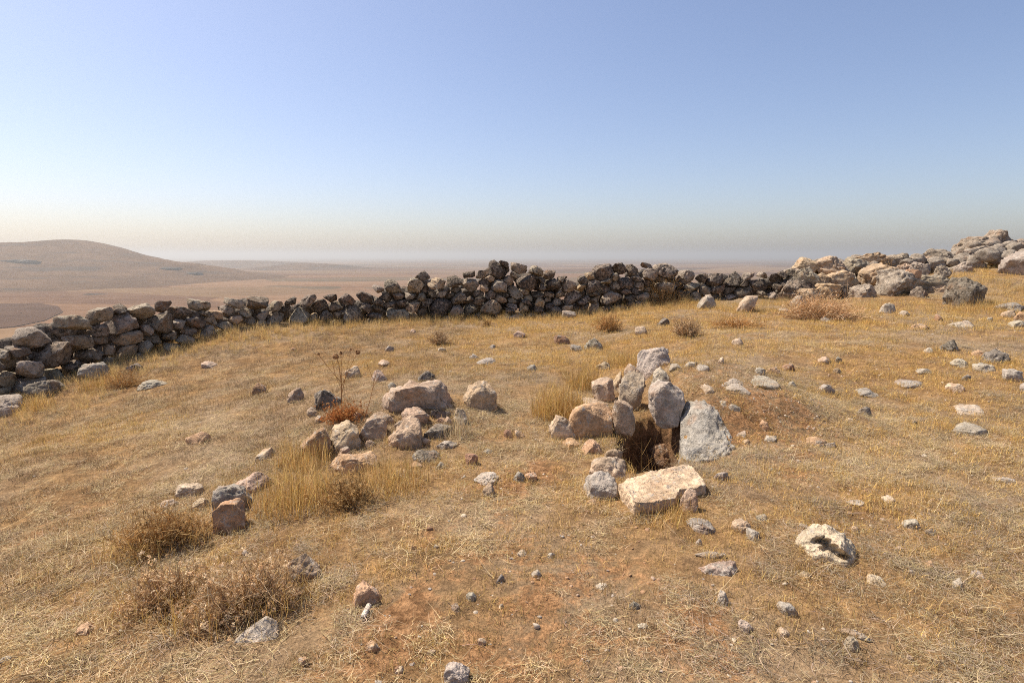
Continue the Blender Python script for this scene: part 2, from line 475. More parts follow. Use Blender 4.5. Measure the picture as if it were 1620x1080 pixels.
# ------------------------------------------------------------------ haze
def build_haze():
    v = np.array([(x, y, z) for x in (-62000, 62000) for y in (-62000, 62000) for z in (-155, 125)], float)
    f = np.array([(0, 1, 3, 2), (4, 6, 7, 5), (0, 4, 5, 1), (2, 3, 7, 6), (0, 2, 6, 4), (1, 5, 7, 3)])
    m, nt, out = mat('haze')
    p = nt.nodes.new('ShaderNodeVolumePrincipled')
    p.inputs['Color'].default_value = (.96, .925, .85, 1)
    p.inputs['Density'].default_value = HAZE_DENSITY
    p.inputs['Density Attribute'].default_value = ''
    p.inputs['Temperature Attribute'].default_value = ''
    p.inputs['Anisotropy'].default_value = .45
    m.cycles.volume_sampling = 'DISTANCE'
    L(nt, p.outputs[0], out.inputs['Volume'])
    link('haze', mesh_from('haze', v, f, m, False), kind='stuff')
build_haze()

# ------------------------------------------------------------------ rock shapes
_ico = {}
def ico(sub):
    if sub not in _ico:
        import bmesh
        bm = bmesh.new(); bmesh.ops.create_icosphere(bm, subdivisions=sub, radius=1)
        bm.verts.ensure_lookup_table()
        v = np.array([q.co[:] for q in bm.verts]); f = np.array([[q.index for q in t.verts] for t in bm.faces]); bm.free()
        v /= np.linalg.norm(v, axis=1)[:, None]
        _ico[sub] = (v, f)
    return _ico[sub]
def rand_unit(r, n):
    d = r.normal(size=(n, 3)); return d / np.linalg.norm(d, axis=1)[:, None]
def rough_up(v, size, r, cuts=7, cut=(.58, .88), amp=1.0, up_bias=0.0):
    """break flat facets off the shape, then weather the surface"""
    for n in rand_unit(r, cuts + 4):
        n = n + np.array([0, -.30, .22 + up_bias]); n /= np.linalg.norm(n)
        s = v @ n; h = s.max() * r.uniform(*cut)
        v = v - n[None] * (np.maximum(0, s - h) * .96)[:, None]
    sd_ = int(r.integers(1, 9999)); off = r.uniform(-50, 50, 3)
    q = v / size + off
    d = v / (np.linalg.norm(v, axis=1)[:, None] + 1e-9)
    rg = 1 - np.abs(vnoise(q * 2.1, sd_ + 23)) * 2
    rg2 = 1 - np.abs(vnoise(q * 4.7 + 9, sd_ + 29)) * 2
    st = rand_unit(r, 1)[0]; lay = vnoise(np.column_stack([q @ st * 5.5, q[:, 0] * .6, q[:, 1] * .6]), sd_ + 31)
    nz = .12 * fbm(q * 1.3, 2, sd_) + .06 * rg + .045 * rg2 + .055 * fbm(q * 4.2, 2, sd_ + 7) + .035 * vnoise(q * 9, sd_ + 11) + .028 * vnoise(q * 18, sd_ + 13) + .05 * lay
    pits = np.maximum(0, vnoise(q * 5.0, sd_ + 19) - .40)
    crack = np.maximum(0, (1 - np.abs(vnoise(q * 1.7 + 31, sd_ + 37)) * 9))
    nz = nz - .20 * pits - .09 * crack
    return v + d * (size * amp * nz)[:, None]
def radial(poly, c, nang=108, smooth=1):
    """radius of a star-shaped polygon about c over nang directions"""
    P = np.asarray(poly, float) - c
    ang = np.linspace(-math.pi, math.pi, nang, endpoint=False)
    R = np.zeros(nang)
    A0 = P; B0 = np.roll(P, -1, 0)
    for i, t in enumerate(ang):
        d = np.array([math.cos(t), math.sin(t)])
        e = B0 - A0
        den = d[0] * e[:, 1] - d[1] * e[:, 0]
        with np.errstate(divide='ignore', invalid='ignore'):
            tt = (A0[:, 0] * e[:, 1] - A0[:, 1] * e[:, 0]) / den
            uu = (A0[:, 0] * d[1] - A0[:, 1] * d[0]) / den
        ok = (np.abs(den) > 1e-12) & (tt > 0) & (uu >= -1e-6) & (uu <= 1 + 1e-6)
        R[i] = tt[ok].max() if ok.any() else 0
    R[R <= 0] = np.median(R)
    for _ in range(smooth): R = (np.roll(R, 1) + 2 * R + np.roll(R, -1)) / 4
    return ang, R
def prism_stone(poly, c, half, r, sub=4, e=.62, cuts=6, amp=.9, cut=(.62, .92)):
    """stone whose outline is poly in the (u,w) plane and whose depth is 2*half along n; returns (u,n,w)"""
    d, f = ico(sub)
    ang, R = radial(poly, c)
    ph = np.arctan2(d[:, 2], d[:, 0])
    Rp = np.interp(ph, np.append(ang, math.pi), np.append(R, R[0]))
    rho = np.hypot(d[:, 0], d[:, 2])
    rp = np.minimum(1, rho * 1.18) ** e * 1.0
    nn = np.sign(d[:, 1]) * np.abs(d[:, 1]) ** e * half
    v = np.column_stack([Rp * np.cos(ph) * rp, nn, Rp * np.sin(ph) * rp])
    size = float(np.mean(R))
    v = rough_up(v, size, r, cuts, cut, amp)
    return v, f
COLS = {'o': (.55, .36, .22, .05), 'p': (.56, .43, .30, .10), 'g': (.38, .335, .275, .35), 'd': (.25, .21, .17, .60),
        'r': (.36, .22, .14, .15), 'b': (.48, .355, .25, .22), 'w': (.58, .475, .36, .08), 'k': (.47, .405, .325, .34), 't': (.47, .37, .265, .25)}
def vary(key, r, s=.07):
    c = COLS[key]; k = 1 + r.uniform(-s, s) * 1.6
    return (c[0] * k, c[1] * k * (1 + r.uniform(-s, s) * .4), c[2] * k * (1 + r.uniform(-s, s) * .8), min(1, max(0, c[3] + r.uniform(-.08, .08))))
FOOT = []          # footprints, kept clear of grass
_seed = [100]
def nr():
    _seed[0] += 1; return np.random.default_rng(_seed[0])

def place_mesh(name, v, f, loc, key, r, material=None, parent=None):
    o = link(name, mesh_from(name, v, f, material or M_ROCK), loc, parent)
    o.color = vary(key, r); return o

def view_frame(x, y):
    n = np.array([x, y]); n = n / np.linalg.norm(n)      # away from the camera, level
    return np.array([n[1], -n[0]]), n                    # right, away

def box_rock(x0, y0, x1, y1, key, flat=None, sub=None, name='rock', parent=None, Y=None, wide=.8, turn=None, sunk=.8, cuts=9, amp=.95, bed=False, block=False):
    """rock whose image fills the given box; it stands on the ground below the box's lower edge"""
    r = np.random.default_rng(int(x0 * 7919 + y0 * 104729 + x1) % (2 ** 31))
    cx = (x0 + x1) / 2
    if Y is None:
        g = ground_at(cx, y1)
    else:
        g = at_depth(cx, y1, Y)
    d = ray(cx, (y0 + y1) / 2)
    rt, aw = view_frame(g[0], g[1])
    dist = np.linalg.norm(g - np.array([0, 0, CAM_Z]))
    fe = F * math.sqrt(1 + ((cx - 810) / F) ** 2 * .5)
    Wm = (x1 - x0) / F * g[1] * (1 / math.sqrt(1 + ((cx - 810) / F) ** 2)) ** .5
    hm = (y1 - y0) / F * g[1] * 1.02
    al = math.atan2(CAM_Z - g[2], np.hypot(g[0], g[1]))
    T = wide * Wm
    if flat: T = min(1.3 * Wm, hm * .80 / math.sin(al))
    T = min(T, hm * .85 / max(.08, math.sin(al)))
    Hh = max(.30 * hm, (hm - T * math.sin(al) * .75) / math.cos(al))
    if flat: Hh = max(.35 * hm, Hh)
    sink = Hh * sunk + .01
    if bed: T = min(1.6 * Wm, hm * 1.0 / math.sin(al)); Hh = .048; sink = .07; Wm *= 1.25
    sub = sub or (5 if x1 - x0 > 46 else 4 if x1 - x0 > 20 else 3)
    if not block and r.uniform() < .5: e_ = r.uniform(.38, .5)
    else: e_ = r.uniform(.36, .5) if block else r.uniform(.46, .66)
    # irregular angular outline, deepened into a block and broken
    k = int(r.integers(5, 9)); an = np.sort((np.arange(k) + r.uniform(-.36, .36, k)) / k * 6.2832 + r.uniform(0, 6.28))
    rd = r.uniform(.68, 1.0, k)
    poly = np.column_stack([np.cos(an) * rd, np.sin(an) * rd])
    v, f = prism_stone(poly, np.zeros(2), .9, r, sub, e_, cuts - 4, amp, (.6, .92))
    if block: Wm *= 1.26; Hh *= 1.16; T *= 1.1
    t = r.uniform(-.6, .6) if turn is None else turn
    R = np.array([[math.cos(t), -math.sin(t), 0], [math.sin(t), math.cos(t), 0], [0, 0, 1]])
    tl = r.uniform(-.2, .2)
    R2 = np.array([[math.cos(tl), 0, math.sin(tl)], [0, 1, 0], [-math.sin(tl), 0, math.cos(tl)]])
    v = v @ R.T @ R2.T
    v = v - (v.max(0) + v.min(0)) / 2
    v = v / (np.abs(v).max(0))
    v = v * np.array([Wm / 2, T / 2, (Hh + sink) / 2])
    # local x -> right, y -> away
    V = np.column_stack([v[:, 0] * rt[0] + v[:, 1] * aw[0], v[:, 0] * rt[1] + v[:, 1] * aw[1], v[:, 2]])
    c = np.array([g[0] + aw[0] * T * .42, g[1] + aw[1] * T * .42])
    zc = g[2] + (Hh - sink) / 2
    if Y is None: FOOT.append((c[0], c[1], max(Wm, T) * .42))
    # origin at the foot
    V[:, 2] += (Hh - sink) / 2
    return place_mesh(name, V, f, (c[0], c[1], g[2]), key, r, parent=parent)

def outline_rock(pts, key, thick=.7, Y=None, sub=5, name='rock', parent=None, cuts=7, amp=.8, e=.42, hollow=None, material=None, sink=.13, foot=True, lean=0.0, seed=0, dents=None):
    """rock with the outline of the photograph, standing at its own depth with its own thickness"""
    r = np.random.default_rng(int(pts[0][0] * 7919 + pts[0][1] * 104729 + seed))
    P = np.array(pts, float)
    lo = P[P[:, 1] > P[:, 1].max() - (np.ptp(P[:, 1])) * .25]
    cx = lo[:, 0].mean(); y1 = P[:, 1].max()
    g = ground_at(cx, y1) if Y is None else at_depth(cx, y1, Y)
    rt, aw = view_frame(g[0], g[1])
    Wm = np.ptp(P[:, 0]) / F * g[1]
    T = thick * Wm
    c3 = np.array([g[0], g[1], 0]) + np.append(aw, 0) * T * .40
    k = c3[:2] @ aw
    Q = []
    for (px, py) in P:
        d = ray(px, py); t = (k + lean * (CAM_Z - g[2])) / (d[:2] @ aw - lean * d[2])
        p = d * t + np.array([0, 0, CAM_Z])
        Q.append(((p[:2] - c3[:2]) @ rt, p[2]))
    Q = np.array(Q)
    zlow = Q[:, 1].min(); zr = np.ptp(Q[:, 1])
    Q[:, 1] -= np.clip(1 - (Q[:, 1] - zlow) / (zr * .35), 0, 1) * (sink + (.1 * zr if sink > .04 else 0))
    cc = np.array([(Q[:, 0].max() + Q[:, 0].min()) / 2, (Q[:, 1].max() + Q[:, 1].min()) / 2])
    v, f = prism_stone(Q, cc, T / 2, r, sub, e, cuts, amp)
    # refit to the outline after weathering
    for ax, qa in ((0, 0), (2, 1)):
        lo_, hi_ = v[:, ax].min(), v[:, ax].max(); L0, L1 = Q[:, qa].min() - cc[qa], Q[:, qa].max() - cc[qa]
        v[:, ax] = (v[:, ax] - lo_) / (hi_ - lo_) * (L1 - L0) + L0
    if hollow:
        for (hu, hw, hr, hd) in hollow:     # fraction of the box, radius and depth of a hollow on the near side
            u0 = (hu - .5) * np.ptp(Q[:, 0]); w0 = (hw - .5) * np.ptp(Q[:, 1])
            s = np.exp(-(((v[:, 0] - u0) / (hr * Wm)) ** 2 + ((v[:, 2] - w0) / (hr * Wm * .6)) ** 2))
            v[:, 1] += s * hd * T * (v[:, 1] < 0)
    zg = g[2] - .0
    v[:, 1] += lean * (v[:, 2] + cc[1] - zg)
    V = np.column_stack([v[:, 0] * rt[0] + v[:, 1] * aw[0], v[:, 0] * rt[1] + v[:, 1] * aw[1], v[:, 2] + cc[1] - zg])
    ctr = c3[:2] + rt * cc[0]
    for (hx, hy, ax_, ay_, dep) in dents or []:       # hollows worn into the near side
        Pw = V + np.array([ctr[0], ctr[1], zg]) - np.array([0, 0, CAM_Z])
        b_ = Pw @ np.array([0, sp, cp]); f_ = Pw @ np.array([0, cp, -sp])
        X_, Y_ = 810 + F * Pw[:, 0] / f_, 540 - F * b_ / f_
        rd = Pw / np.linalg.norm(Pw, axis=1)[:, None]
        near = (Pw - Pw.mean(0)) @ rd.mean(0) < .02
        w_ = np.clip(1.6 - (1.5 + .5 * vnoise(V * 28, 3)) * np.sqrt(((X_ - hx) / ax_) ** 2 + ((Y_ - hy) / ay_) ** 2), 0, 1)
        V = V + rd * (w_ * dep * near)[:, None]
    if foot and Y is None: FOOT.append((ctr[0], ctr[1], Wm * .42))
    return place_mesh(name, V, f, (ctr[0], ctr[1], zg), key, r, material, parent)

# grey rock bands on the far hill
def build_crags():
    m = field_material('grey_crag', (.060, .055, .050), (.13, .112, .094))
    for (px, py, dist, w, h) in [(30, 409, 2420, 190, 16), (266, 408, 2480, 130, 13), (304, 412, 2440, 70, 18), (150, 466, 1400, 60, 6)]:
        r = nr(); d, f = ico(4)
        v = rough_up(d, 1.0, r, 8, (.6, .9), 1.6) * np.array([w / 2 * 1.05, w / 4, h / 2])
        if dist < 2000: p = plain_hit(px, py)
        else:
            p = at_depth(px, py, dist); p[2] = float(HILL_H(np.array([[p[0]]]), np.array([[p[1]]]))[0, 0])
        link('rocky_outcrop', mesh_from('rocky_outcrop', v, f, m), (p[0], p[1], p[2]), kind='structure')
build_crags()

# ------------------------------------------------------------------ dry stone wall
def build_wall():
    P = WB[:, :2]
    seg = np.linalg.norm(np.diff(P, axis=0), axis=1); cum = np.concatenate([[0], np.cumsum(seg)])
    def pos(s):
        s = np.clip(s, 0, cum[-1] - 1e-6); i = int(np.searchsorted(cum, s, side='right') - 1); i = min(i, len(seg) - 1)
        t = (P[i + 1] - P[i]) / seg[i]
        p = P[i] + t * (s - cum[i]); return p, t
    def tangent(s):
        a, _ = pos(s - .5); b, _ = pos(s + .5); t = b - a; return t / (np.linalg.norm(t) + 1e-9)
    def hit(px, py):
        d = ray(px, py); best = None
        for i in range(len(seg)):
            M = np.array([[d[0], -(P[i + 1] - P[i])[0]], [d[1], -(P[i + 1] - P[i])[1]]])
            if abs(np.linalg.det(M)) < 1e-9: continue
            t, u = np.linalg.solve(M, P[i])
            if -1e-6 <= u <= 1 + 1e-6 and t > 0: best = (cum[i] + u * seg[i], CAM_Z + d[2] * t)
        return best
    top_px = [(-60, 590), (-20, 562), (0, 552), (28, 538), (50, 525), (72, 511), (92, 500), (133, 493), (167, 489), (192, 482), (230, 479), (250, 486), (269, 475), (292, 481),
              (319, 472), (339, 484), (358, 475), (389, 465), (405, 466), (420, 473), (442, 474), (480, 467), (517, 466), (547, 464), (567, 466), (585, 457), (600, 450),
              (625, 441), (655, 439), (662, 428), (680, 427), (687, 438), (712, 435), (727, 436), (750, 427), (774, 428), (777, 412), (800, 412), (806, 417), (836, 417), (850, 421),
              (860, 427), (885, 429), (890, 437), (907, 439), (917, 435), (932, 434), (942, 421), (955, 419), (970, 423), (980, 416), (1000, 415), (1012, 420), (1022, 424),
              (1033, 411), (1050, 409), (1070, 414), (1074, 430), (1094, 427), (1100, 434), (1147, 429), (1190, 431), (1230, 430), (1254, 424)]
    tp = np.array([h for h in (hit(*q) for q in top_px) if h is not None]); tp = tp[np.argsort(tp[:, 0])]
    def ground_s(s):
        p, _ = pos(s); return z_at(p[0], p[1])
    ss = np.linspace(0, cum[-1], 260); gs = np.array([ground_s(s) for s in ss])
    gnd = lambda s: np.interp(s, ss, gs)
    top = lambda s: np.interp(s, tp[:, 0], tp[:, 1])
    r = np.random.default_rng(5)
    s0, s1 = tp[0, 0], cum[-1] - .02
    # explicit stones of the crest first, then dart throwing
    seeds = []
    for (px, py, rad) in [(672, 436, .17), (789, 428, .24), (1053, 428, .30), (822, 424, .17), (625, 452, .24), (655, 452, .2), (229, 490, .24), (955, 433, .24), (986, 428, .15), (1004, 428, .16),
                          (693, 449, .22), (720, 443, .18), (848, 431, .16), (870, 434, .18), (1085, 440, .2), (60, 530, .26), (120, 508, .28), (292, 490, .22), (268, 485, .16), (320, 481, .2), (150, 500, .2),
                          (695, 488, .29), (780, 487, .29), (560, 498, .28), (625, 502, .3), (970, 470, .3), (1050, 458, .3), (200, 510, .25), (205, 530, .22), (120, 540, .22), (90, 560, .26)]:
        h = hit(px, py)
        if h: seeds.append((h[0], h[1], rad))
    tries = 0
    while tries < 24000:
        tries += 1
        s = r.uniform(s0, s1); z = r.uniform(gnd(s) - .12, top(s) - .07)
        rad = r.choice([.26, .215, .175, .14, .11], p=[.08, .20, .30, .26, .16])
        if tries > 16000: rad = .115
        if all((.74 * (s - q[0]) + .42 * math.sin(s * 1.9) * (z - q[1])) ** 2 + (1.05 * (z - q[1])) ** 2 > (.62 * (rad + q[2])) ** 2 for q in seeds): seeds.append((s, z, rad))
    seeds = np.array(seeds)
    # mirror seeds over the crest and below the foot so that every cell closes
    def power_cells(sd_):
        mir = [(s, 2 * top(s) - z, rad) for s, z, rad in sd_ if top(s) - z < .55]
        mir += [(s, 2 * (gnd(s) - .22) - z, rad) for s, z, rad in sd_ if z - gnd(s) < .5]
        allp = np.concatenate([sd_, np.array(mir)])
        out = []
        for i, (s, z, rad) in enumerate(sd_):
            poly = [np.array([s - .8, z - .7]), np.array([s + .8, z - .7]), np.array([s + .8, z + .7]), np.array([s - .8, z + .7])]
            dd = (allp[:, 0] - s) ** 2 + (allp[:, 1] - z) ** 2
            for j in np.argsort(dd)[1:34]:
                q = allp[j]; n = np.array([q[0] - s, q[1] - z]); dist2 = n @ n
                if dist2 < 1e-9: continue
                # power diagram: the bisector shifts with the stones' sizes
                sh = .42 * math.sin((s + q[0]) * .95); n2 = np.array([.74 * (.74 * n[0] + sh * n[1]), sh * (.74 * n[0] + sh * n[1]) + 1.1 * n[1]])
                k = .5 + .5 * (rad ** 2 - q[2] ** 2) / dist2
                k = min(.75, max(.25, k))
                o = np.array([s, z]) + n * k
                new = []
                for a_, b_ in zip(poly, poly[1:] + poly[:1]):
                    da = (a_ - o) @ n2; db = (b_ - o) @ n2
                    if da <= 0: new.append(a_)
                    if da * db < 0: new.append(a_ + (b_ - a_) * (da / (da - db)))
                poly = new
                if len(poly) < 3: break
            out.append(np.array(poly) if len(poly) >= 3 else None)
        return out
    cells = power_cells(seeds)
    p0, _ = pos(cum[-1] / 2)
    wall = bpy.data.objects.new('dry_stone_wall', None); COL.objects.link(wall)
    wall.location = (p0[0], p0[1], z_at(*p0))
    tag(wall, 'long low dry stone wall of dark lichened boulders along the hill edge', 'stone wall')
    base = np.array(wall.location)
    items = []
    for (s, z, rad), poly in zip(seeds, cells):
        if poly is None: continue
        c = poly.mean(0); area = .5 * abs(np.dot(poly[:, 0], np.roll(poly[:, 1], 1)) - np.dot(poly[:, 1], np.roll(poly[:, 0], 1)))
        if area < .004: continue
        items.append((area, c, poly, s, z))
    items.sort(key=lambda q: -q[0])
    n = 0
    for area, c, poly, s, z in items[:298]:
        rr_ = nr()
        p, _ = pos(c[0]); t = tangent(c[0]); nrm = np.array([-t[1], t[0]])     # nrm: away from the camera
        if nrm @ p < 0: nrm = -nrm
        Q = c + (poly - c) * rr_.uniform(.93, 1.0)
        half = max(.15, min(.36, math.sqrt(area) * rr_.uniform(.45, .7)))
        v, f = prism_stone(Q, c, half, rr_, 4, rr_.uniform(.36, .52), 9, .74, (.52, .88))
        hgt = c[1] - gnd(c[0])
        off = .10 * hgt + rr_.uniform(-.11, .09)
        tilt = rr_.uniform(-.25, .2)
        v[:, 1] += v[:, 2] * tilt
        V = np.column_stack([v[:, 0] * t[0] + v[:, 1] * nrm[0], v[:, 0] * t[1] + v[:, 1] * nrm[1], v[:, 2]])
        o = link('stone', mesh_from('stone', V, f, M_WALL), (p[0] + nrm[0] * off - base[0], p[1] + nrm[1] * off - base[1], c[1] - base[2]), wall)
        key = rr_.choice(['g', 'd', 't'], p=[.50, .40, .10])
        cc = vary(key, rr_, .07)
        left = max(0, min(1, (6.5 - c[0]) / 4))
        o.color = (cc[0] * 1.02, cc[1] * .97, cc[2] * .90, min(1, cc[3] * .5 + .46 - .22 * left + rr_.uniform(-.08, .14)))
        n += 1
    # hearting and back face of the wall: loose smaller stones, one mesh
    VV, FF, o_ = [], [], 0
    d, f = ico(3)
    for k in range(760):
        s = r.uniform(s0, s1); b = r.uniform(.42, .9); zt = top(s) - .16 - (b - .3) * .25
        z = r.uniform(gnd(s) - .2, max(gnd(s), zt))
        p, _ = pos(s); t = tangent(s); nrm = np.array([-t[1], t[0]]); nrm = nrm if nrm @ p > 0 else -nrm
        sz = r.uniform(.11, .2)
        v = rough_up(d * np.array([1.2, 1, .85]), 1, r, 5, (.7, .9), .7) * sz
        VV.append(v + np.array([p[0] + nrm[0] * b, p[1] + nrm[1] * b, z]) - base); FF.append(f + o_); o_ += len(v)
    for area, c, poly, s, z in items[298:]:
        rr_ = nr(); p, _ = pos(c[0]); t = tangent(c[0]); nrm = np.array([-t[1], t[0]]); nrm = nrm if nrm @ p > 0 else -nrm
        v, f3 = prism_stone(c + (poly - c) * .95, c, .13, rr_, 3, .6, 5, .9)
        VV.append(np.column_stack([v[:, 0] * t[0] + v[:, 1] * nrm[0], v[:, 0] * t[1] + v[:, 1] * nrm[1], v[:, 2]]) + np.array([p[0], p[1], c[1]]) - base); FF.append(f3 + o_); o_ += len(v)
    print('wall faces', len(items))
    o = link('hearting', mesh_from('hearting', np.concatenate(VV), np.concatenate(FF), M_WALL), parent=wall, kind='stuff')
    o.color = (.20, .17, .135, .7)
    return n
NW = build_wall()

# ------------------------------------------------------------------ tumbled end of the wall, on the right
def c4(x, y): return (1080 + x / 3., 360 + y / 3.)
def build_heap():
    g = at_depth(1400, 474, 12.6)
    heap = bpy.data.objects.new('tumbled_wall', None); COL.objects.link(heap); heap.location = g
    tag(heap, 'collapsed end of the stone wall, pale tumbled boulders heaped up the rise', 'rubble wall')
    b = np.array(g)
    rows = [ # crop box, depth, colour
        (530, 150, 645, 212, 13.9, 't'), (628, 145, 762, 215, 13.8, 't'), (756, 150, 872, 215, 14.0, 'g'), (808, 128, 965, 196, 14.3, 't'), (940, 132, 1068, 196, 14.5, 'g'),
        (508, 200, 632, 292, 13.3, 'g'), (600, 225, 685, 290, 13.4, 't'), (668, 213, 805, 285, 13.3, 'p'), (742, 213, 828, 295, 13.3, 'g'), (838, 183, 1015, 305, 13.0, 't'),
        (798, 278, 905, 352, 12.5, 'g'), (918, 213, 1112, 352, 12.4, 'g'), (1068, 175, 1155, 250, 13.2, 'g'), (1088, 233, 1262, 315, 12.6, 'g'), (1078, 288, 1152, 362, 12.1, 'd'),
        (1155, 110, 1272, 170, 15.2, 'g'), (1095, 143, 1205, 176, 15.0, 't'), (1298, 55, 1445, 120, 16.2, 'g'), (1424, 24, 1527, 100, 16.4, 'g'), (1478, 63, 1588, 150, 16.2, 'd'),
        (1338, 93, 1465, 136, 15.8, 'g'), (1278, 122, 1402, 205, 15.2, 'd'), (1398, 108, 1522, 195, 15.2, 'd'), (1288, 172, 1362, 244, 14.2, 'g'), (1584, 85, 1650, 125, 16.4, 'd'),
        (468, 230, 565, 304, 13.4, 'g'), (474, 258, 552, 328, 13.1, 'd'), (528, 293, 645, 355, 12.8, 't'), (638, 273, 745, 335, 12.8, 'p'), (514, 328, 578, 378, 12.3, 'g'),
        (738, 278, 812, 334, 12.8, 'd'), (1138, 278, 1245, 324, 12.5, 't'), (1198, 188, 1262, 245, 13.4, 'g'), (1050, 150, 1112, 182, 14.8, 'd'), (496, 195, 582, 224, 13.9, 'g'),
        (690, 190, 760, 232, 13.8, 'o'), (870, 180, 920, 232, 13.9, 'd'), (560, 265, 640, 312, 13.2, 'd'), (800, 250, 850, 300, 13.4, 'd'), (1000, 180, 1080, 240, 13.9, 't'), (1360, 70, 1440, 110, 16.6, 'g'),
        (1240, 140, 1310, 190, 15.6, 't'), (1500, 60, 1560, 90, 16.9, 'g')]
    for (x0, y0, x1, y1, Y, key) in rows:
        a, c = c4(x0, y0), c4(x1, y1)
        o = box_rock(a[0], a[1], c[0], c[1] + 2, key, name='stone', parent=None, Y=Y, sub=5, wide=.95, sunk=.12, cuts=9, amp=1.3, block=True)
        o.data.materials[0] = M_WALL if key in 'gdt' else M_ROCK
        o.parent = heap; o.location = np.array(o.location) - b
        cl = list(o.color); o.color = (cl[0] * 1.06, cl[1] * 1.0, cl[2] * .93, min(1, cl[3] + .06))
    r = np.random.default_rng(77); VV, FF, o_ = [], [], 0; d, f = ico(3)
    for k in range(220):
        px = r.uniform(1250, 1640); Y = r.uniform(14.2, 15.4) if px < 1450 else r.uniform(14.6, 17.4)
        p = at_depth(px, 460, Y); zg = z_at(p[0], p[1])
        lim = np.interp(px, [1250, 1300, 1450, 1500, 1540, 1640], [.3, .4, .35, .25, .5, .3]) * (1 if Y > 13.4 else .5)
        sz = r.uniform(.12, .24)
        v = rough_up(d * np.array([1.2, 1, .8]), 1, r, 5, (.7, .9), .7) * sz
        VV.append(v + np.array([p[0], p[1], zg + r.uniform(-.1, lim)]) - b); FF.append(f + o_); o_ += len(v)
    o = link('rubble', mesh_from('rubble', np.concatenate(VV), np.concatenate(FF), M_WALL), parent=heap, kind='stuff'); o.color = (.34, .29, .23, .4)
build_heap()

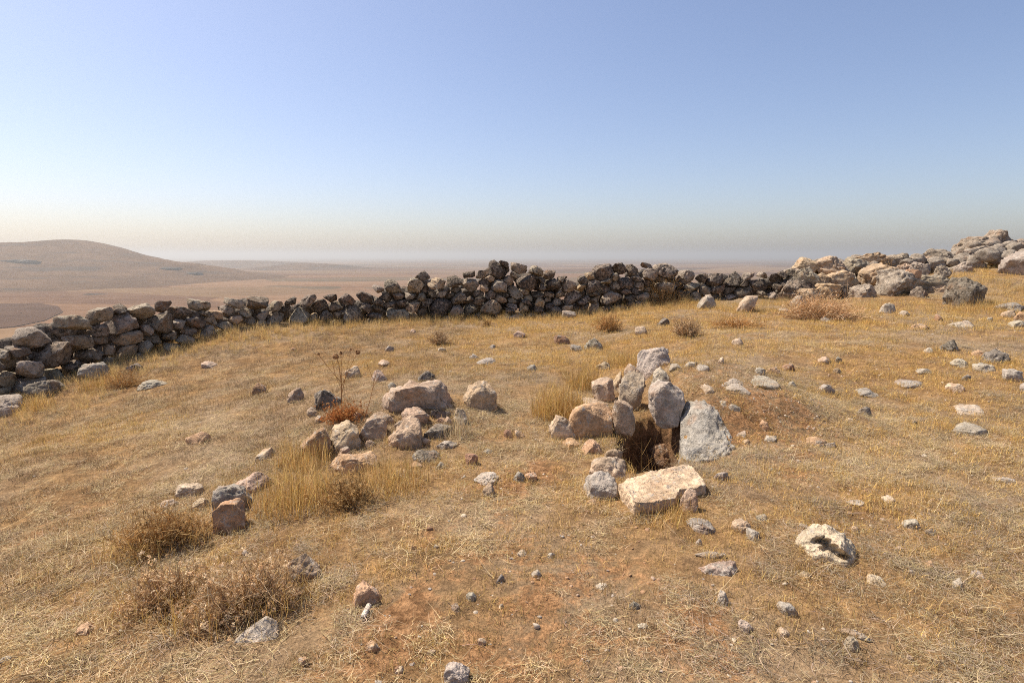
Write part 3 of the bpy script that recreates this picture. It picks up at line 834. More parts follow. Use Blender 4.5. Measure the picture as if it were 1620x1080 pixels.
# ------------------------------------------------------------------ boulders of the pile and of the pit
def thing(o, label, cat='rock', group=None): return tag(o, label, cat, group)
G_PILE, G_PIT, G_LOOSE, G_BED, G_WALLFOOT = 'stones of the pile', 'stones around the pit', 'loose stones on the dry slope', 'bedrock patches showing through the soil', 'boulders at the foot of the wall'
OUT = [
 # pile
 ([(596,644),(607,627),(624,612),(653,602),(678,601),(701,602),(716,605),(718,615),(707,636),(689,645),(664,646),(627,653),(607,653)], 'b', .75, 'largest brown boulder, flat on top, lying across the stone pile', G_PILE, {}),
 ([(731,629),(738,615),(749,605),(762,602),(777,604),(783,618),(787,638),(777,649),(760,646),(743,643)], 'b', .8, 'rounded brown boulder just right of the flat boulder with a dark shadow beside it', G_PILE, {}),
 ([(567,677),(575,668),(598,657),(606,659),(613,670),(611,690),(600,695),(580,691)], 'b', .8, 'brown stone leaning in grass at the left front of the flat boulder', G_PILE, {}),
 ([(610,709),(615,695),(630,680),(645,662),(655,660),(664,670),(668,690),(671,709)], 'b', .75, 'pointed brown stone standing upright at the front of the pile', G_PILE, {}),
 ([(522,700),(524,680),(538,669),(552,672),(566,684),(572,700),(566,712),(535,714)], 'p', .8, 'lumpy pinkish white stone between the orange block and the pile', G_PILE, {}),
 ([(471,712),(480,700),(500,680),(512,675),(523,682),(522,705),(512,722),(490,727),(474,720)], 'o', .8, 'orange block stone at the left end of the pile in tall grass', G_PILE, {}),
 ([(519,724),(530,721),(560,722),(580,721),(590,716),(597,722),(594,738),(580,750),(540,750),(521,743)], 'o', .5, 'long low pinkish orange stone in the grass in front of the pile', G_PILE, {}),
 ([(495,642),(497,620),(510,616),(520,622),(538,632),(541,644),(520,647)], 'd', .7, 'dark grey hooked stone behind the orange dried plant', G_PILE, {}),
 # left cluster
 ([(334,792),(340,775),(352,767),(370,766),(385,778),(402,790),(399,803),(370,806),(340,805)], 'g', .6, 'grey weathered stone right behind the orange topped stone on the left', 'small cluster of stones on the left', {}),
 ([(333,825),(336,805),(350,795),(372,792),(387,800),(389,815),(380,830),(362,841),(345,839)], 'o', .8, 'orange topped lumpy stone beside the brown shrub', 'small cluster of stones on the left', {}),
 ([(455,897),(465,882),(473,878),(490,885),(507,898),(510,910),(490,919),(475,918)], 'b', .8, 'brown wedge shaped stone with shaded face right of the knobbly shrubs', G_LOOSE, {}),
 ([(556,950),(562,935),(580,922),(592,920),(606,932),(608,945),(590,956),(570,958)], 'o', .8, 'pale orange stone with dark right face above the hollow stick', G_LOOSE, {}),
 ([(370,1013),(385,998),(405,990),(430,990),(442,1000),(437,1014),(415,1023),(385,1021)], 'k', .9, 'flat pale crusted stone in front of the knobbly shrub', G_LOOSE, {'amp': .35}),
 # right front
 ([(1248,864),(1262,850),(1285,837),(1300,835),(1315,842),(1335,858),(1358,875),(1358,882),(1330,880),(1310,886),(1285,887),(1255,878)], 'w', .55, 'pale stone with a dark hollow in its side, alone on the grass', G_LOOSE, {'dents': [(1303, 857, 15, 7, .09), (1312, 866, 15, 8, .10), (1323, 875, 14, 8, .09), (1334, 881, 10, 6, .06)], 'sub': 6}),
 ([(1104,901),(1125,889),(1140,890),(1176,905),(1175,911),(1140,911),(1110,912)], 'k', .5, 'low grey stone with a long tapering right end', G_LOOSE, {}),
 # pit
 ([(1006,588),(1014,566),(1022,552),(1035,548),(1050,552),(1058,562),(1064,588),(1035,590)], 'k', 1.1, 'grey rounded boulder at the back rim of the pit', G_PIT, {'lean': .35}),
 ([(1029,607),(1031,590),(1042,581),(1056,583),(1066,592),(1070,610),(1050,614)], 'k', .9, 'knobby grey stone atop the tall grey slab at the back', G_PIT, {'lean': .3, 'amp': 1.0}),
 ([(1024,650),(1026,618),(1036,602),(1052,606),(1068,602),(1080,614),(1084,640),(1080,664),(1070,675),(1050,673),(1033,664)], 'k', .7, 'tall grey white slab standing at the back of the pit', G_PIT, {'amp': .45, 'e': .3, 'sink': 0.0}),
 ([(977,634),(980,615),(990,600),(1003,590),(1020,591),(1021,610),(1013,632),(1005,648),(985,648)], 't', .75, 'upright brown and grey stone left of the dark crack in the pit rim', G_PIT, {}),
 ([(935,607),(945,600),(960,598),(970,605),(973,625),(966,637),(948,635),(938,622)], 'p', .8, 'pinkish rounded stone beside the golden tussock at the pit', G_PIT, {}),
 ([(899,667),(908,650),(922,640),(945,638),(962,645),(971,660),(969,682),(950,693),(920,691)], 'o', .8, 'large orange boulder on the left edge of the pit', G_PIT, {'amp': .4}),
 ([(967,657),(972,637),(985,632),(997,640),(1002,660),(1005,680),(995,692),(980,688),(971,672)], 'b', .7, 'narrow brown stone leaning into the pit beside the large orange boulder', G_PIT, {'sink': .02}),
 ([(868,674),(875,660),(890,657),(905,665),(917,690),(902,694),(880,688)], 'p', .7, 'pale grey stone left of the large orange boulder in tall grass', G_PIT, {}),
 ([(932,742),(940,728),(960,722),(985,730),(998,747),(990,757),(950,754)], 'p', .9, 'pale low stone at the near left lip of the pit', G_PIT, {}),
 ([(916,786),(922,767),(940,755),(965,752),(979,765),(976,782),(945,788),(925,789)], 'k', .8, 'grey topped stone touching the left end of the flat slab', G_PIT, {}),
 # wall foot
 ([(1487,483),(1492,456),(1504,444),(1530,438),(1556,438),(1563,452),(1560,470),(1556,483),(1520,484)], 'd', .7, 'big dark grey boulder in grass in front of the tumbled wall', G_WALLFOOT, {'material': 'w'}),
 ([(1162,492),(1172,480),(1188,471),(1200,468),(1199,480),(1188,492),(1170,495)], 'p', .6, 'pale slanting stone in grass before the low part of the wall', G_WALLFOOT, {}),
 ([(122,597),(124,582),(140,574),(160,571),(174,574),(175,588),(168,598),(145,599)], 'g', .8, 'rounded grey boulder at the wall foot, left, with grass before it', G_WALLFOOT, {'material': 'w'}),
 ([(11,614),(25,603),(50,596),(73,595),(72,606),(60,618),(30,621)], 'g', .8, 'flat grey boulder at the foot of the wall near its left end', G_WALLFOOT, {'material': 'w'}),
 ([(36,617),(50,606),(70,600),(92,603),(104,612),(102,621),(70,624)], 'd', .7, 'dark flat boulder in front of the flat grey one by the wall', G_WALLFOOT, {'material': 'w'}),
 ([(-12,652),(-5,632),(15,626),(36,630),(41,642),(30,653),(5,659)], 'k', .8, 'pale layered boulder in the grass at the left edge', G_WALLFOOT, {}),
 ([(1576,435),(1590,412),(1612,398),(1650,392),(1680,400),(1690,440),(1640,446),(1600,444)], 'k', .8, 'whitish outcrop with smooth face at the right end of the heap', G_WALLFOOT, {'Y': 13.2}),
]
for pts, key, th, lab, grp, kw in OUT:
    kw = dict(kw)
    if kw.get('material') == 'w': kw['material'] = M_WALL
    big = np.ptp(np.array(pts)[:, 0]) > 40
    o = outline_rock(pts, key, th, sub=kw.pop('sub', 5 if big else 4), name='boulder' if big else 'rock', **kw)
    thing(o, lab, 'boulder' if big else 'rock', grp)

# the flat slab across the near end of the pit
def flat_block(top_px, foot_px, rise, thick, key, label, cat, follow=False, rough=1.0, dome=0.0, color=None, foot=.22, name='slab', seed=1):
    """broad block lying on or in the ground: its top face has the outline of the photograph"""
    r = np.random.default_rng(seed)
    g = ground_at(*foot_px)
    Q = []
    for px, py in top_px:
        if follow:
            p = ground_at(px, py); Q.append((p[0], p[1]))
        else:
            d = ray(px, py); t = (g[2] + rise - CAM_Z) / d[2]; Q.append((d[0] * t, d[1] * t))
    Q = np.array(Q); c = (Q.max(0) + Q.min(0)) / 2
    dd, f = ico(6)
    ang, R = radial(Q, c, 140, 0 if not follow else 1)
    ph = np.arctan2(dd[:, 1], dd[:, 0]); Rp = np.interp(ph, np.append(ang, math.pi), np.append(R, R[0]))
    rho = np.hypot(dd[:, 0], dd[:, 1])
    rp = np.minimum(1, rho * 1.25) ** .5
    hf = thick / 2
    zz = np.sign(dd[:, 2]) * np.minimum(1, np.abs(dd[:, 2]) * 1.6) ** .45 * hf
    v = np.column_stack([Rp * np.cos(ph) * rp, Rp * np.sin(ph) * rp, zz])
    q = v * 6 + seed
    nz = (.020 * fbm(q * .7, 2, 3) + .014 * fbm(q * 2.2, 3, 9) + .009 * vnoise(q * 7, 5) + .005 * vnoise(q * 16, 6)) * rough
    side = np.clip(1.2 - np.abs(zz) / (hf * .97), 0, 1)
    v[:, 2] += nz + dome * (1 - rp ** 2) * (zz > 0); v[:, :2] *= (1 + (nz * 1.5 * (.4 + side))[:, None])
    if follow:
        v[:, 2] += terrain0(c[0] + v[:, 0], c[1] + v[:, 1], False) + rise - hf - g[2]
    else:
        v[:, 2] += rise - hf - g[2] + g[2]
    FOOT.append((c[0], c[1], foot))
    o = place_mesh(name, v, f, (c[0], c[1], g[2]), key, r)
    if color: o.color = color
    return thing(o, label, cat, G_PIT)
flat_block([(978,764),(1000,755),(1040,746),(1088,736),(1103,748),(1118,766),(1100,772),(1075,774),(1069,787),(1040,792),(1006,795)], (1050, 806), .07, .12, 'w',
           'flat pale tan slab with dark front edge across the near end of the pit', 'stone slab', color=(.66, .50, .34, .04), seed=3)
flat_block([(1077,664),(1081,648),(1092,640),(1106,637),(1120,643),(1130,652),(1140,664),(1150,678),(1160,694),(1163,708),(1152,720),(1136,727),(1114,732),(1094,732),(1080,726),(1076,700)],
           (1110, 730), -.005, .75, 'k', 'broad grey white bedrock slope forming the right side of the pit', 'bedrock', follow=True, rough=2.0, dome=.075,
           color=(.385, .355, .305, .42), foot=.3, name='bedrock', seed=9)

# ------------------------------------------------------------------ every other stone: box in the photo, colour, flags, label, group
ROCKS = [
 (633,641,681,670,'b','','rough brown stone wedged under the front of the flat boulder',G_PILE),
 (590,649,628,671,'b','','brown stone under the left tip of the flat boulder',G_PILE),
 (668,668,721,694,'d','','dark grey stone low at the right front of the pile',G_PILE),
 (716,641,741,670,'p','','pale upright stone on the right of the pile beside dry stalks',G_PILE),
 (681,643,715,664,'d','','dark stone under the right end of the flat boulder',G_PILE),
 (688,658,712,670,'o','','small orange stone above the dark grey stone in the pile',G_PILE),
 (650,706,704,733,'d','','dark grey jagged stone in grass at the right foot of the pile',G_PILE),
 (689,693,726,710,'k','','light flat stone near the dark jagged stone at the pile',G_PILE),
 (533,705,556,721,'b','','small round stone at the foot of the pinkish white one',G_PILE),
 (401,706,441,731,'p','f','pale flat stone half sunk in grass left of the orange block',G_PILE),
 (485,643,503,659,'b','','small brown stone left of the orange dried plant',G_PILE),
 (613,604,628,615,'g','','tiny grey stone behind the left tip of the flat boulder',G_PILE),
 (660,585,691,602,'d','','dark grey stone right behind the flat boulder',G_PILE),
 (498,655,516,668,'b','','small brown stone at the left foot of the orange dried plant',G_PILE),
 (592,668,612,684,'b','','brown stone in the gap behind the leaning brown one in the pile',G_PILE),
 (622,664,642,680,'t','','tan stone behind the pointed upright stone of the pile',G_PILE),
 (664,690,684,704,'b','','small brown stone under the right side of the pointed stone',G_PILE),
 (700,658,718,672,'b','','brown stone beside the pale upright one in the pile',G_PILE),
 (574,694,596,708,'t','','low tan stone in front of the leaning brown one',G_PILE),
 (556,650,574,664,'b','','small brown stone right of the orange dried plant',G_PILE),
 (726,660,742,672,'g','','small grey stone right of the pale upright one',G_PILE),
 (454,611,482,636,'b','','brown squat stone left of the dark hooked stone',G_LOOSE),
 (398,605,423,623,'r','','small dark brown stone alone on the slope left of the pile',G_LOOSE),
 (545,577,571,598,'p','','pale topped stone seen behind the thistle stem',G_LOOSE),
 (585,584,613,605,'b','','pinkish stone between the pale topped stone and the flat boulder',G_LOOSE),
 (597,567,621,579,'p','f','narrow pale stone farthest behind the pile',G_LOOSE),
 (607,546,624,556,'g','','small grey stone on the open slope behind the pile',G_LOOSE),
 (693,549,707,557,'w','','small whitish stone below the little twiggy shrub',G_LOOSE),
 (459,549,471,556,'r','','tiny brown stone in golden grass left of the thistle top',G_LOOSE),
 (735,714,757,736,'r','','orange brown cube of stone right of the pile',G_LOOSE),
 (762,709,780,717,'g','f','tiny flat grey stone right of the brown cube',G_LOOSE),
 (796,679,814,693,'r','','small brown stone beyond the shadow of the rounded boulder',G_LOOSE),
 (814,679,831,693,'o','','pale orange chip beside a small brown stone right of the pile',G_LOOSE),
 (746,743,793,768,'k','f','flat grey slab stone in the middle between pile and pit',G_LOOSE),
 (762,761,787,785,'b','','pinkish stone leaning against the flat grey slab stone',G_LOOSE),
 (809,743,832,762,'g','','dark grey stone right of the flat grey slab stone',G_LOOSE),
 (828,745,851,762,'o','','orange stone touching a dark grey stone near the middle',G_LOOSE),
 (687,729,705,741,'g','','small grey stone below the dark jagged stone',G_LOOSE),
 (645,729,671,740,'o','f','orange stone sunk in grass under the pile',G_LOOSE),
 (356,741,436,782,'b','','wide brown stone half buried in grass above the left cluster','small cluster of stones on the left'),
 (277,761,324,785,'p','','pale low stone behind the brown shrub','small cluster of stones on the left'),
 (249,787,283,805,'p','','leftmost pale stone at the top of the brown shrub','small cluster of stones on the left'),
 (301,784,333,807,'p','','rounded pale stone between shrub and grey stone','small cluster of stones on the left'),
 (294,679,336,702,'o','','orange brown oblong stone alone on the left slope',G_LOOSE),
 (577,1010,604,1031,'o','','pale orange pebble below the hollow stick',G_LOOSE),
 (470,1035,488,1052,'o','f','faint orange flat stone low in the grass near the bottom left',G_LOOSE),
 (120,983,152,1003,'o','f','orange flat stone alone near the bottom left corner',G_LOOSE),
 (699,1046,747,1088,'k','','lumpy pale grey stone cut by the bottom edge',G_LOOSE),
 (754,1007,771,1020,'p','','small cream stone above the lumpy bottom stone',G_LOOSE),
 (675,1026,692,1037,'p','f','small cream chip left of the lumpy bottom stone',G_LOOSE),
 (623,1053,641,1065,'p','','small cream pebble at the bottom edge by red soil',G_LOOSE),
 (817,868,835,880,'w','f','white elongated chip in the middle foreground',G_LOOSE),
 (864,872,879,883,'g','','small grey lump right of the white elongated chip',G_LOOSE),
 (736,935,755,951,'g','','grey knob of stone left of centre in the foreground',G_LOOSE),
 (710,953,731,969,'d','f','dark flat sliver of stone by the grey knob',G_LOOSE),
 (993,947,1018,965,'g','','grey pebble in the foreground below the pit slab',G_LOOSE),
 (940,921,963,933,'k','f','small pale grey chip above the grey pebble in the foreground',G_LOOSE),
 (1006,984,1028,995,'k','f','small pale chip below the grey pebble in the foreground',G_LOOSE),
 (839,899,857,911,'k','','small greyish white chip under the white elongated one',G_LOOSE),
 (784,907,799,921,'g','','small round grey stone left of the greyish white chip',G_LOOSE),
 (648,860,661,869,'r','','tiny brown stone on the red soil in the left foreground',G_LOOSE),
 (684,860,695,867,'d','','tiny dark stone right of a tiny brown one',G_LOOSE),
 (788,953,798,962,'w','','tiny white pebble in the middle foreground',G_LOOSE),
 (1074,815,1139,841,'g','f','wide flat grey stone in the grass below the slab',G_LOOSE),
 (1155,817,1188,843,'b','','pinkish round stone right of the wide flat grey one',G_LOOSE),
 (1178,832,1202,855,'k','f','grey flat stone tucked against the pinkish round stone',G_LOOSE),
 (1097,869,1152,884,'k','f','thin flat grey stone above the tapering stone',G_LOOSE),
 (1130,933,1157,959,'k','','white and grey lumpy stone below the tapering stone',G_LOOSE),
 (1226,949,1263,974,'k','','rounded grey white stone in the right foreground',G_LOOSE),
 (1165,980,1193,1001,'w','','pale round stone left of the rounded grey white one, lower',G_LOOSE),
 (1226,991,1251,1006,'p','','small cream stone under the rounded grey white one',G_LOOSE),
 (1333,1004,1360,1029,'w','','white angular stone under the thin grey sliver',G_LOOSE),
 (1323,994,1379,1007,'g','f','thin grey sliver of stone lying above the white angular one',G_LOOSE),
 (1369,908,1403,926,'w','f','pale flat stone right below the hollow stone',G_LOOSE),
 (1459,883,1481,900,'o','','bright orange stone chip in the right foreground',G_LOOSE),
 (1425,815,1458,836,'g','','grey striped stone in the grass on the right',G_LOOSE),
 (1462,833,1489,847,'g','','smaller grey stone right of the grey striped one',G_LOOSE),
 (1393,782,1421,797,'p','f','pale half buried stone above the grey striped one',G_LOOSE),
 (1337,789,1372,800,'k','f','grey flat stone half buried above the hollow stone',G_LOOSE),
 (1264,901,1284,914,'b','f','pinkish chip below the hollow stone',G_LOOSE),
 (1128,744,1154,759,'g','','small grey stone right of the flat slab',G_LOOSE),
 (1568,749,1618,764,'k','f','low grey white stone near the right edge, midway down',G_LOOSE),
 (1504,912,1523,931,'k','','grey white chip right of the bright orange one',G_LOOSE),
 (1534,901,1558,913,'k','f','flat grey chip farthest right in the foreground',G_LOOSE),
 (1194,811,1216,822,'g','f','small flat grey stone above the pinkish round stone',G_LOOSE),
 (1260,828,1288,836,'k','f','thin pale chip above the hollow stone',G_LOOSE),
 (1432,1035,1446,1047,'b','','small brown stone near the bottom right',G_LOOSE),
 (1099,851,1111,862,'g','','tiny grey stone under the wide flat grey one',G_LOOSE),
 (1346,830,1361,841,'p','','small pinkish stone right above the hollow stone',G_LOOSE),
 (1412,860,1428,872,'p','f','small pale chip right of the hollow stone',G_LOOSE),
 # right side, middle distance
 (1440,510,1468,520,'o','f','flat orange stone in the grass below the tumbled wall',G_LOOSE),
 (1500,506,1547,520,'k','f','long flat grey stone below the big dark boulder',G_LOOSE),
 (1486,536,1516,555,'d','','dark layered stone on the right slope',G_LOOSE),
 (1551,551,1595,574,'d','','rough grey boulder with an orange stone at its left',G_LOOSE),
 (1537,553,1559,564,'o','','orange stone touching the rough grey boulder',G_LOOSE),
 (1538,573,1575,589,'k','','whitish flat stone under the rough grey boulder',G_LOOSE),
 (1585,581,1619,603,'g','','grey white boulder near the right edge with shaded foot',G_LOOSE),
 (1495,604,1527,621,'p','','pale peaked stone with a dark underside on the right slope',G_LOOSE),
 (1511,630,1555,656,'w','f','pale broken bedrock patch below the pale peaked stone',G_BED),
 (1512,670,1557,687,'k','f','low grey bedrock patch below the pale broken one',G_BED),
 (1447,580,1476,592,'g','f','grey low stone left of the whitish flat stone',G_LOOSE),
 (1503,566,1534,581,'k','f','grey stone left of the whitish flat one, farther up',G_LOOSE),
 (1519,592,1536,602,'g','','small grey stone above the pale peaked stone',G_LOOSE),
 (1414,592,1459,613,'g','f','wide grey bedrock patch in the middle of the right slope',G_BED),
 (1354,611,1390,628,'g','f','smaller grey bedrock patch left of the wide one',G_BED),
 (1351,641,1379,657,'d','','dark grey stone with a pale chip at its left foot',G_LOOSE),
 (1335,660,1351,668,'p','','pale chip at the left foot of a dark grey stone',G_LOOSE),
 (1292,605,1320,621,'g','','dark mottled grey stone right of the red soil',G_LOOSE),
 (1273,690,1308,705,'o','','orange stone with a dark top on the slope right of the pit',G_LOOSE),
 (1306,697,1325,709,'k','','small grey stone right against the orange dark topped one',G_LOOSE),
 (1199,663,1218,680,'o','','small orange triangular stone right of the grey white boulder',G_LOOSE),
 (1208,578,1237,592,'o','','orange flat stone up the slope behind the pit',G_LOOSE),
 (1237,574,1258,587,'r','','brown stone right of the orange flat stone behind the pit',G_LOOSE),
 (1317,581,1332,591,'b','','small brown stone on the right slope under a grey one',G_LOOSE),
 (1319,563,1332,574,'g','','small grey stone on the right slope above a brown one',G_LOOSE),
 (1293,563,1315,575,'p','f','pale flat chip left of the small grey stone on the slope',G_LOOSE),
 (1246,602,1260,613,'g','','small grey stone on the red soil behind the pit',G_LOOSE),
 (1442,665,1452,673,'d','','tiny dark stone in the grass on the right',G_LOOSE),
 (1603,492,1625,509,'o','','orange boulder at the right edge under the heap',G_LOOSE),
 (1593,505,1625,518,'k','f','flat grey stone under the orange boulder at the right edge',G_LOOSE),
 (1572,477,1618,492,'g','f','broad grey stone above the orange boulder at the right edge',G_LOOSE),
 (1583,490,1607,502,'b','f','brownish flat stone left of the orange boulder at the right edge',G_LOOSE),
 (1390,479,1416,495,'k','','pale stone standing in grass before the tumbled wall',G_LOOSE),
 (1421,490,1441,500,'k','f','flat pale stone right below the pale standing one',G_LOOSE),
 (1293,500,1320,510,'k','f','flat grey stone at the foot of the pinkish brush',G_LOOSE),
 (1329,494,1347,504,'k','','pale stone at the right foot of the pinkish brush',G_LOOSE),
 (1231,487,1252,494,'g','f','thin flat stone left of the pinkish brush',G_LOOSE),
 (1478,497,1493,507,'r','','brown stone above the flat orange stone',G_LOOSE),
 (1560,501,1572,509,'g','','tiny grey stone right of the long flat grey one',G_LOOSE),
 (1460,549,1476,559,'k','f','small pale stone left of the dark layered one',G_LOOSE),
 (1612,603,1630,621,'g','','grey stone cut by the right edge',G_LOOSE),
 # middle distance, centre
 (876,528,902,545,'r','','reddish brown block with a black shadow, up the middle slope',G_LOOSE),
 (923,532,957,554,'g','','grey stone right of the reddish brown block',G_LOOSE),
 (901,544,924,556,'g','','low grey stone between the reddish block and the grey stone',G_LOOSE),
 (1004,515,1024,529,'p','','pale peaked stone between two round shrubs',G_LOOSE),
 (1039,502,1059,515,'d','','dark grey stone above the right round shrub',G_LOOSE),
 (812,523,832,534,'b','','small brown stone left of the reddish brown block',G_LOOSE),
 (741,559,758,568,'g','','small grey stone behind the rounded brown boulder',G_LOOSE),
 (752,562,783,577,'g','f','grey bedrock patch behind the rounded brown boulder',G_BED),
 (832,576,852,586,'g','','small grey stone left of the golden tussock',G_LOOSE),
 (942,570,968,585,'p','','pale cube shaped stone half hidden in grass behind the pit',G_LOOSE),
 (770,544,786,552,'g','f','tiny flat grey stone behind the small grey one',G_LOOSE),
 (796,495,828,506,'k','f','pale flat stone in grass at the foot of the middle wall',G_WALLFOOT),
 (897,475,922,493,'g','','upper grey stone of the three leaning on the wall foot',G_WALLFOOT),
 (885,490,913,503,'k','','lowest grey stone of the three at the wall foot',G_WALLFOOT),
 (877,474,901,493,'d','','dark left stone of the three at the wall foot',G_WALLFOOT),
 (648,520,660,527,'b','','tiny pinkish stone on the grass below the middle wall',G_LOOSE),
 (1100,465,1134,489,'g','','grey stone in grass below the low part of the wall',G_WALLFOOT),
 (1156,534,1176,546,'p','','pale stone with a dark right side behind the red soil',G_LOOSE),
 (1427,425,1456,443,'o','','pale orange stone on top of the big dark boulder',G_WALLFOOT),
 # pit
 (986,574,1015,596,'b','','brown stone on top of the upright one at the pit',G_PIT),
 (965,585,988,613,'b','','small brown stone behind the pinkish rounded one at the pit',G_PIT),
 (915,627,964,643,'p','f','pale flat stone on top of the large orange boulder',G_PIT),
 (884,692,919,708,'o','f','low orange stone under the pale grey stone left of the pit',G_PIT),
 (918,692,956,717,'o','','orange stone on the left lip of the pit',G_PIT),
 (955,706,986,730,'b','','brown stone on the left lip, next to the dark opening',G_PIT),
 (926,787,953,799,'o','f','small orange stone in front of the grey topped one',G_PIT),
 (1071,771,1105,810,'b','','lumpy grey brown stone at the right front corner of the slab',G_PIT),
 # bedrock right of pit
 (1140,578,1174,611,'k','f','grey bedrock patch on the red soil, nearest the back of the pit',G_BED),
 (1148,605,1186,621,'k','f','low grey bedrock below the patch behind the pit',G_BED),
 (1182,595,1228,613,'k','f','wide thin bedrock patch right of the red soil',G_BED),
 (1108,610,1138,622,'p','f','pinkish bedrock strip right of the knobby grey stone',G_BED),
 (1122,628,1155,642,'k','f','grey bedrock strip above the grey white boulder',G_BED),
 (1142,664,1188,688,'k','f','broken grey bedrock right of the grey white boulder',G_BED),
 (1154,636,1173,649,'g','','dark grey stone on the bedrock above the grey white boulder',G_BED),
 (1083,570,1104,582,'k','f','grey stone patch right of the back rim boulder',G_BED),
 (1060,576,1078,585,'k','','small grey stone against the back rim boulder',G_BED),
 (1103,577,1121,586,'k','f','small grey patch beside the patch right of the back rim',G_BED),
 (1136,564,1147,575,'p','','tiny pale stone uphill of the pit',G_LOOSE),
 (1193,580,1211,592,'g','','grey stone left of the orange flat stone behind the pit',G_LOOSE),
 (1173,694,1187,703,'p','','tiny pale pebble right below the grey white boulder',G_LOOSE),
 (1205,685,1231,698,'k','f','grey flat stone under the orange triangular one',G_LOOSE),
 (1213,739,1226,745,'g','','tiny grey pebble on the bare slope right of the slab',G_LOOSE),
 # left, by the wall
 (200,574,229,587,'d','','dark stone in the grass below the left part of the wall',G_WALLFOOT),
 (216,599,265,614,'k','','long pale stone in grass right of the left wall shrub',G_LOOSE),
 (110,566,140,583,'g','','grey stone behind the rounded boulder at the left wall foot',G_WALLFOOT),
 (-10,616,43,630,'g','f','flat grey stone behind the pale layered boulder at the left edge',G_WALLFOOT),
 (318,569,348,582,'p','f','pale low stone in golden grass below the left wall',G_LOOSE),
]
for (x0, y0, x1, y1, key, fl, lab, grp) in ROCKS:
    kw = {}
    if grp == G_BED: kw = dict(bed=True, amp=.8)
    if lab.startswith('pale orange stone on top of the big dark'): kw = dict(Y=12.6)
    if lab.startswith('pale flat stone on top of the large orange'): kw = dict(Y=5.75)
    if lab.startswith('brown stone on top of the upright'): kw = dict(Y=6.2)
    if lab.startswith('small brown stone behind the pinkish rounded'): kw = dict(Y=6.25)
    nm = 'bedrock' if grp == G_BED else 'rock' if (x1 - x0) > 24 else 'small_rock'
    o = box_rock(x0, y0, x1, y1, key, flat='f' in fl, name=nm, **kw)
    thing(o, lab, 'bedrock' if grp == G_BED else 'rock', grp)

# stones that line the inside of the pit
def pit_stone(px, py, Y, w, h, d, key, lab):
    r = nr(); p = at_depth(px, py, Y)
    v, f = ico(4); v = rough_up(np.sign(v) * np.abs(v) ** .75, 1.0, r, 8, (.7, .92), .8) * np.array([w / 2, d / 2, h / 2])
    o = place_mesh('rock', v, f, p, key, r); thing(o, lab, 'rock', G_PIT)
pit_stone(1056, 676, 5.44, .46, .26, .3, 'b', 'shaded brown stone inside the pit under the tall slab')
pit_stone(1050, 722, 5.26, .26, .26, .3, 'r', 'earthy brown lump deep inside the pit')

# ------------------------------------------------------------------ plants
def blades(r, n, base, lean, length, width, curl=.5, seg=3, cols=None, up=None):
    """n curved flat blades; base (n,3); lean (n,) from vertical; returns verts, quads, colour"""
    az = r.uniform(0, 2 * math.pi, n)
    w = width * r.uniform(.6, 1.3, n); ln = length
    V = np.zeros((n, (seg + 1) * 2, 3)); 
    side_az = az + math.pi / 2 + r.normal(0, .5, n)
    sx, sy = np.cos(side_az), np.sin(side_az)
    p = base.copy(); ang = lean.copy()
    cu = r.normal(0, curl, n)
    az2 = az.copy(); daz = r.normal(0, .35, n)
    for s in range(seg + 1):
        ww = w * (1 - .8 * s / seg) * .5
        V[:, s * 2, 0] = p[:, 0] - sx * ww; V[:, s * 2, 1] = p[:, 1] - sy * ww; V[:, s * 2, 2] = p[:, 2]
        V[:, s * 2 + 1, 0] = p[:, 0] + sx * ww; V[:, s * 2 + 1, 1] = p[:, 1] + sy * ww; V[:, s * 2 + 1, 2] = p[:, 2]
        st = ln / seg
        p = p + np.column_stack([np.sin(ang) * np.cos(az2) * st, np.sin(ang) * np.sin(az2) * st, np.cos(ang) * st])
        ang = ang + cu / seg; az2 = az2 + daz
    k = (seg + 1) * 2
    q = []
    for s in range(seg): q.append([s * 2, s * 2 + 1, s * 2 + 3, s * 2 + 2])
    q = np.array(q)
    Fq = (np.arange(n)[:, None, None] * k + q[None]).reshape(-1, 4)
    C = np.repeat(cols, k, 0)
    return V.reshape(-1, 3), Fq, C
def disc(r, n, rad, pw=.5):
    a = r.uniform(0, 2 * math.pi, n); q = rad * r.uniform(0, 1, n) ** pw
    return np.column_stack([q * np.cos(a), q * np.sin(a), np.zeros(n)])
def shade(r, n, s=.22, warm=.05):
    k = np.clip(1 + r.normal(0, s, n), .35, 1.6)
    return np.column_stack([k, k * (1 + r.normal(0, warm, n)), k * (1 + r.normal(0, warm * 2, n))])

SRC = {}
def sources(kind, n, fn, material):
    SRC[kind] = []
    for i in range(n):
        v, f, c = fn(np.random.default_rng(900 + i + hash(kind) % 1 + len(kind) * 31))
        SRC[kind].append(bpy.data.objects.new(kind, mesh_from(kind, v, f, material, True, c)))
def t_stub(r):
    n = 34
    b = disc(r, n, .07)
    return blades(r, n, b, np.abs(r.normal(.5, .5, n)), r.uniform(.010, .046, n), .0025, .8, 2, shade(r, n, .36))
def t_straw(r):
    n = 60
    b = disc(r, n, .10, .6); b[:, 2] = r.uniform(.002, .018, n)
    return blades(r, n, b, r.normal(math.pi / 2 - .06, .14, n), r.uniform(.02, .10, n), .0019, .3, 3, shade(r, n, .42))
def t_tall(r):
    n = 40
    b = disc(r, n, .07)
    return blades(r, n, b, np.abs(r.normal(.24, .36, n)), r.uniform(.04, .24, n), .0036, 1.0, 3, shade(r, n, .32))
def t_long(r):
    n = 3
    b = disc(r, n, .1); b[:, 2] = .015
    return blades(r, n, b, r.normal(math.pi / 2 - .12, .12, n), r.uniform(.14, .38, n), .0030, .3, 6, shade(r, n, .15) * 1.25)
sources('stubble_tuft', 6, t_stub, M_STUB)
